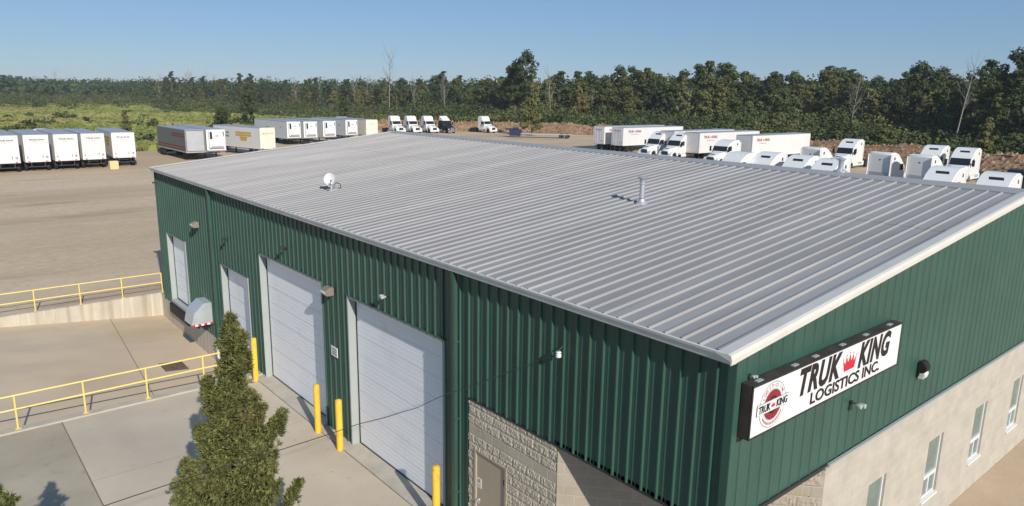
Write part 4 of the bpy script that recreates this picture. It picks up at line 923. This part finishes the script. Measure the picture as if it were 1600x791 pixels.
while px < 1660:
    dd = edge_d(px)
    for row in range(4):
        if row == 3 and random.random() < .5: continue
        if ntree > 270: break
        k = random.choices(range(10), [3, 3, 4, 3, 5, 4, 2, 1.2, .8, 1.5] if row else [3, 2, 2, 3, 2, 2, 4, 3, 2, 3])[0]
        kd, h, lf = kinds[k]; pxx = px+random.uniform(-9, 9); d2 = dd+row*13+random.uniform(-7, 8)
        sc = random.uniform(.74, 1.06)*(.86+.07*row)*(1+.13*noise.noise(Vector((pxx*.012, 0, 5))))*(1.0 if px > 640 else .98)
        if px < 640: sc *= .9
        if px > 1350: sc *= .86
        loc = place(pxx, d2, -.1)
        lb = KL[kd]+(' on the right behind the trucks' if px > 900 else ' beyond the field on the left' if px < 600 else ' in the middle distance')
        gp = 'forest edge trees, '+kd+(' right' if px > 900 else ' left' if px < 600 else ' middle')
        if k not in K:
            K[k] = make_tree(kd, h, lb, gp, lf, loc, 'evergreen_tree' if kd == 'pine' else 'broadleaf_tree'); K[k].scale = (sc,)*3; K[k].rotation_euler = (0, 0, random.uniform(0, 6))
        else: dup(K[k], loc, random.uniform(0, 6.28), lb, gp, sc=(sc*random.uniform(1.0, 1.3), sc*random.uniform(1.0, 1.3), sc))
        ntree += 1
    px += random.uniform(15, 24) if px > 650 else 19
# landmark trees
def lm(k, px, d, sc, lb, grp=None):
    o = dup(K[k], place(px, d, -.1), random.uniform(0, 6), lb, sc=sc)
    if 'group' in o: del o['group']
    return o
lm(2, 822, 235, 1.15, 'tallest dark tree rising over the middle of the treeline')
lm(2, 808, 240, 1.02, 'tall dark tree just left of the tallest one')
lm(9, 832, 168, .72, 'pale green loose tree standing in front of the treeline, beside the lowboy trailer')
lm(8, 905, 200, .9, 'yellowish round tree in the treeline above the far trailers')
lm(4, 270, 440, .95, 'dark evergreen rising over the left treeline')
lm(2, 1435, 190, .9, 'tall dark tree in the treeline above the away facing trucks')
lm(2, 1585, 165, .95, 'tall dark tree at the right frame edge')
lm(7, 1553, 128, .52, 'small pale green tree on the bank behind the rightmost trucks')
lm(1, 345, 128, .44, 'round dark bush behind the silver trailer')
lm(1, 385, 205, .62, 'dark green rounded tree in the field behind the first refrigerated trailer')
lm(9, 190, 150, .34, 'small upright sapling in the field behind the left trailers')
lm(5, 535, 172, .5, 'small dark evergreen in the field behind the refrigerated trailers')
bare_tree(26, 'tall bare pale tree rising above the treeline, left of the middle', place(608, 330, 0), .6, .24)
bare_tree(14.5, 'pale forked bare trunk against the forest, above the lone white truck cabs', place(1333, 190, 0), 2.6, .14)
bare_tree(13, 'leaning pale dead trunk in the forest at the right', place(1503, 155, 3), 4.5, .12)
for i, (px, d, h) in enumerate([(253, 620, 20), (258, 640, 18), (292, 610, 21), (300, 640, 23), (312, 600, 18), (323, 630, 21), (335, 610, 19), (88, 700, 22)]):
    t = bare_tree(h, 'grey leafless tree standing over the left treeline' if px > 100 else 'lone grey leafless tree on the far left horizon', place(px, d, 0), random.uniform(-1, 1), .22)
    if px > 100: t['group'] = 'grey leafless trees over the left treeline'
for i, (px, d, h) in enumerate([(555, 385, 17), (572, 380, 16), (500, 400, 15), (585, 372, 15), (462, 415, 14), (695, 290, 16), (862, 215, 15), (1078, 205, 11), (648, 322, 15)]):
    t = bare_tree(h, 'thin pale bare trunk standing in the forest edge', place(px, d, 0), random.uniform(-1.5, 1.5), .17); t['group'] = 'thin pale bare trunks in the forest edge'
# woodland mass behind the individual trees, and scrub, as stuff
def mass(name, label, cat, m, spots, n_per, size, flat=.8):
    vv = []
    for (c, r, n_) in spots:
        cs = [(c[0]+random.uniform(-1, 1)*r, c[1]+random.uniform(-1, 1)*r, c[2]*random.uniform(.25, 1)) for _ in range(5)]
        vv.append(cards(int(n_per*n_), cs, [r*random.uniform(.4, .75) for _ in cs], size*n_ if False else size, flat))
    v = np.concatenate(vv); v[:, 2] = np.maximum(v[:, 2], -.05)
    o = card_obj(name, v, m); o['kind'] = 'stuff'; tag(o, label, cat); return o
sp = []
for px in np.arange(-60, 1700, 7.):
    dd = edge_d(px)
    for row in range(4):
        d2 = dd+45+row*14+random.uniform(-5, 5); p = place(px+random.uniform(-4, 4), d2); sp.append(((p[0], p[1], random.uniform(9, 15.5)), 4.2+d2*.004, 1))
mass('woodland', 'dense dark woodland filling the space behind the forest edge', 'woodland', 'leafd', sp, 190, .65)
sp = []
for px in np.arange(-80, 700, 5.):
    for row in range(5):
        d2 = 700+row*130+random.uniform(-40, 40); p = place(px, d2); hh = random.uniform(8, 13)+row*1.2+(3 if px < 40 else 0); sp.append(((p[0], p[1], hh), 7+row, 1))
mass('far_woodland', 'far wooded horizon on the left', 'woodland', 'wood', sp, 60, 2.0)
YP = [(x, y) for x, y in yp]
def in_yard(x, y, mg=2.5):
    c = False; j2 = len(YP)-1
    for i2 in range(len(YP)):
        (xi, yi), (xj, yj) = YP[i2], YP[j2]
        if (yi > y) != (yj > y) and x < (xj-xi)*(y-yi)/(yj-yi)+xi: c = not c
        a_, b_ = Vector((xi, yi)), Vector((xj, yj)); ab = b_-a_; t2 = max(0, min(1, (Vector((x, y))-a_).dot(ab)/ab.length_squared))
        if (a_+ab*t2-Vector((x, y))).length < mg: return True
        j2 = i2
    return c
def near_berm(x, y, mg=6.0): return any((x-q.x)**2+(y-q.y)**2 < mg*mg for q in sm[::3])
# scrub between berm and forest, denser to the right
sp = []
for px in np.arange(240, 1690, 6.):
    dd = edge_d(px)
    d0 = 150 if 700 < px < 930 else (dd-150 if px < 650 else 128)
    if px > 930: d0 = 126 if px < 1350 else 114
    d0 = max(d0, 118); n = int((dd-d0)/(9 if px > 650 else 22))+1
    for row in range(n):
        d2 = d0+(dd+12-d0)*(row+random.random()*.8)/max(1, n); p = place(px+random.uniform(-4, 4), d2)
        if in_yard(p[0], p[1]) or near_berm(p[0]-4.5, p[1]): continue
        fr = (d2-d0)/(dd-d0)
        hh = (1.6+4.5*fr*random.uniform(.5, 1.2)) if px > 650 else (1.0+3.5*fr**2*random.uniform(.3, 1.2)); hh *= .75+1.1*max(-.5, noise.noise(Vector((p[0]*.06, p[1]*.06, 2)))+.1); sp.append(((p[0], p[1], max(.7, hh)), random.uniform(1.4, 2.6)+fr, 1))
mass('scrub_thicket', 'green scrub and undergrowth between the dirt bank and the forest', 'scrub', 'scrub', sp, 110 , .34, .7)
# shrubs of the field
sp = []
for _ in range(130):
    px = random.uniform(-60, 720); d2 = 125*(1+random.random()**1.4*2.9); p = place(px, d2)
    if noise.noise(Vector((p[0]*.02, p[1]*.02, 4))) < -.05: continue
    if in_yard(p[0], p[1], 4): continue
    sp.append(((p[0], p[1], random.uniform(.6, 1.8)), random.uniform(.9, 2.2), 1))
for px in np.arange(-70, 560, 5.):
    for row in range(4):
        d2 = random.uniform(380, 640); p = place(px, d2); sp.append(((p[0], p[1], random.uniform(2, 6)), random.uniform(3, 5), .8))
mass('field_shrubs', 'low green shrubs scattered over the left field', 'shrubs', 'scrub', sp, 130, .36, .7)
# tall grass tufts
n = 60000
pxs = rng.uniform(-80, 760, n); ds = 112*(1+rng.random(n)**1.5*3.2)
d0 = np.array([place(a, b_) for a, b_ in zip(pxs[:n], ds[:n])])
keep = np.array([not (p[1] < yv and -200 < p[0] < 120) for p, yv in zip(d0, np.interp(d0[:, 0], [-130, 15, 30, 38, 64, 80, 100, 118], [113, 115, 118, 135, 141, 159, 157, 122]))]); d0 = d0[keep]; n = len(d0)
a = rng.uniform(0, 6.28, n); wd = rng.uniform(.25, .7, n)*(.6+ds[keep]/300); hh = rng.uniform(.35, .95, n)
dx, dy = np.cos(a)*wd, np.sin(a)*wd; ln_ = rng.normal(size=(n, 2))*.15
v = np.stack([np.c_[d0[:, 0]-dx, d0[:, 1]-dy, np.full(n, -.05)], np.c_[d0[:, 0]+dx, d0[:, 1]+dy, np.full(n, -.05)], np.c_[d0[:, 0]+dx*.7+ln_[:, 0], d0[:, 1]+dy*.7+ln_[:, 1], hh], np.c_[d0[:, 0]-dx*.6+ln_[:, 0], d0[:, 1]-dy*.6+ln_[:, 1], hh*.85]], 1).reshape(-1, 3)
o = card_obj('field_grass', v, 'grass'); o['kind'] = 'stuff'; tag(o, 'tall yellow green grass of the open field', 'grass')

# ------------------------------------------------------------------ foreground evergreens
def evergreen(label, loc, lobes, dens, size=.055, name='evergreen_tree', seed=3):
    """lobes: list of (x0,y0,z0, x1,y1,z1, r0, r1): tapering foliage masses built of outward blades"""
    rg = np.random.default_rng(seed); t = thing(name, label, 'tree', loc)
    V = []; 
    for (x0, y0, z0, x1, y1, z1, r0, r1) in lobes:
        Ln = math.dist((x0, y0, z0), (x1, y1, z1)); n_ = int(dens*.34*(Ln*(r0+r1)*3.1+r0*r0*6))
        u = rg.random(n_); ang = rg.uniform(0, 2*np.pi, n_); A_ = np.array([x0, y0, z0]); B_ = np.array([x1, y1, z1]); ax = (B_-A_)/Ln
        e1 = np.cross(ax, [0.3, 1, 0.1]); e1 /= np.linalg.norm(e1); e2 = np.cross(ax, e1)
        rad = (r0+(r1-r0)*u)*np.sqrt(np.clip(1-np.clip((u-.88)/.12, 0, 1)**2*.8, 0, 1))*np.sqrt(np.clip(1-np.clip((.1-u)/.1, 0, 1)**2*.7, 0, 1))
        lump = np.array([noise.noise(Vector((q*9*1.2, w_*2.2, seed+x0))) for q, w_ in zip(u*Ln*.35, ang)])
        lump2 = np.array([noise.noise(Vector((q*7, math.cos(w_)*2.3+seed, math.sin(w_)*2.3+z0))) for q, w_ in zip(u*Ln, ang)])
        rr = rad*(.74+1.25*lump2+.25*lump)*rg.uniform(.5, 1.1, n_)**.6
        out = e1[None]*np.cos(ang)[:, None]+e2[None]*np.sin(ang)[:, None]
        p = A_+(B_-A_)*u[:, None]+out*rr[:, None]
        dirn = out*.75+np.array([0, 0, .55])+ax*.35+rg.normal(size=(n_, 3))*.33; dirn /= np.linalg.norm(dirn, axis=1)[:, None]
        for k in range(14):
            dk = dirn+rg.normal(size=(n_, 3))*.62; dk /= np.linalg.norm(dk, axis=1)[:, None]
            sd_ = np.cross(dk, rg.normal(size=(n_, 3))); sd_ /= np.linalg.norm(sd_, axis=1)[:, None]
            l = size*rg.uniform(.7, 1.5, n_)[:, None]; w_ = size*.15*rg.uniform(.7, 1.3, n_)[:, None]
            V.append(np.stack([p, p+dk*l*.5+sd_*w_, p+dk*l, p+dk*l*.5-sd_*w_], 1).reshape(-1, 3))
    card_obj('foliage', np.concatenate(V), 'spruce', t)
    ht = max(l[5] for l in lobes); tk = MB(); tk.tube([(0, 0, -.1), (0.02, 0, ht*.4), (-.05, 0, ht*.7), (-.08, 0, ht*.92)], [.11, .09, .05, .012], 10)
    for (x0, y0, z0, x1, y1, z1, r0, r1) in lobes[1:16]: tk.tube([(0, 0, max(.3, z0-.5)), (x0, y0, z0), (x1, y1, z1-.05)], [.04, .03, .008], 6)
    tk.build('trunk', 'bark', t)
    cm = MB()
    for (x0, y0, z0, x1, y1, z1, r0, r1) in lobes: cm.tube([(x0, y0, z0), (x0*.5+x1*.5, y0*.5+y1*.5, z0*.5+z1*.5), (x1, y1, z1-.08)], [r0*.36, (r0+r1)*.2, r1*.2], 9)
    cm.build('shade_core', 'gapshade', t)  # added dark core tubes, so gaps between blades look shaded
    return t
# screen-right direction on the ground at the tree, used only to turn the crown's broad side
ux, uy = .80, -.60
def lob(a, z0, b_, z1, r0, r1, dp=0): return (ux*a-uy*dp, uy*a+ux*dp, z0, ux*b_-uy*dp, uy*b_+ux*dp, z1, r0, r1)
spr = []
for z_, hw_ in ((4.6, .14), (4.3, .22), (4.0, .27), (3.6, .28), (3.3, .26), (3.0, .42), (2.8, .5), (2.5, .6), (2.2, .75), (1.9, .85), (1.6, 1.0), (1.3, 1.1)):
    for _ in range(3 if z_ > 3.2 else 4):
        a_ = random.uniform(0, 6.28); d_ = hw_*random.uniform(.6, .88); l_ = random.uniform(.22, .5)*(.6 if z_ > 3.2 else 1)
        x_, y_ = math.cos(a_)*d_, math.sin(a_)*d_; spr.append((x_*.8-.05, y_*.8, z_-.1, x_*1.18-.05, y_*1.18, z_+l_, .12, .03))
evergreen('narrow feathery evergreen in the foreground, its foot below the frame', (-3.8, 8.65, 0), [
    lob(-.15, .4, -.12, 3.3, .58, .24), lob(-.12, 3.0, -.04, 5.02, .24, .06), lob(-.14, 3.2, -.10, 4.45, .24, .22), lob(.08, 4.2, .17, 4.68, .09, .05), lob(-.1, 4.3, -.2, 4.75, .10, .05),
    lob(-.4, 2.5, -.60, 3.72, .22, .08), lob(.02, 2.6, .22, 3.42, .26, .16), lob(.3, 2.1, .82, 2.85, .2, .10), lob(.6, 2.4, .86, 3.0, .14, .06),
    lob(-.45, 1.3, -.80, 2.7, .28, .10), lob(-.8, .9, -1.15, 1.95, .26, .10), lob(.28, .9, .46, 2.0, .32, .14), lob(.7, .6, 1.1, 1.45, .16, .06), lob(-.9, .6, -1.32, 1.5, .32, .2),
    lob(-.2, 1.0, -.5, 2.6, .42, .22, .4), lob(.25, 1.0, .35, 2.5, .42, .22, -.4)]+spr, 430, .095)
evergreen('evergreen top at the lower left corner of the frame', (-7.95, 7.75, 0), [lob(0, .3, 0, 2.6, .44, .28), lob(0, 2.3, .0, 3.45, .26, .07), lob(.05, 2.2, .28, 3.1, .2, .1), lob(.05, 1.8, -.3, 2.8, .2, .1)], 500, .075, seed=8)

# ------------------------------------------------------------------ air
hz = bpy.data.materials.new('haze_air'); hz.use_nodes = True; hn = hz.node_tree; hn.nodes.clear()
ho = hn.nodes.new('ShaderNodeOutputMaterial'); pv = hn.nodes.new('ShaderNodeVolumePrincipled'); pv.inputs['Color'].default_value = (.86, .90, .96, 1); pv.inputs['Density'].default_value = .00018
hn.links.new(pv.outputs[0], ho.inputs['Volume'])
M['haze'] = hz
o = MB().box(-2500, 4000, -200, 5200, -2.4, 34).build('haze', 'haze'); o['kind'] = 'stuff'; tag(o, 'thin bluish summer haze over the yard and the woods', 'haze')
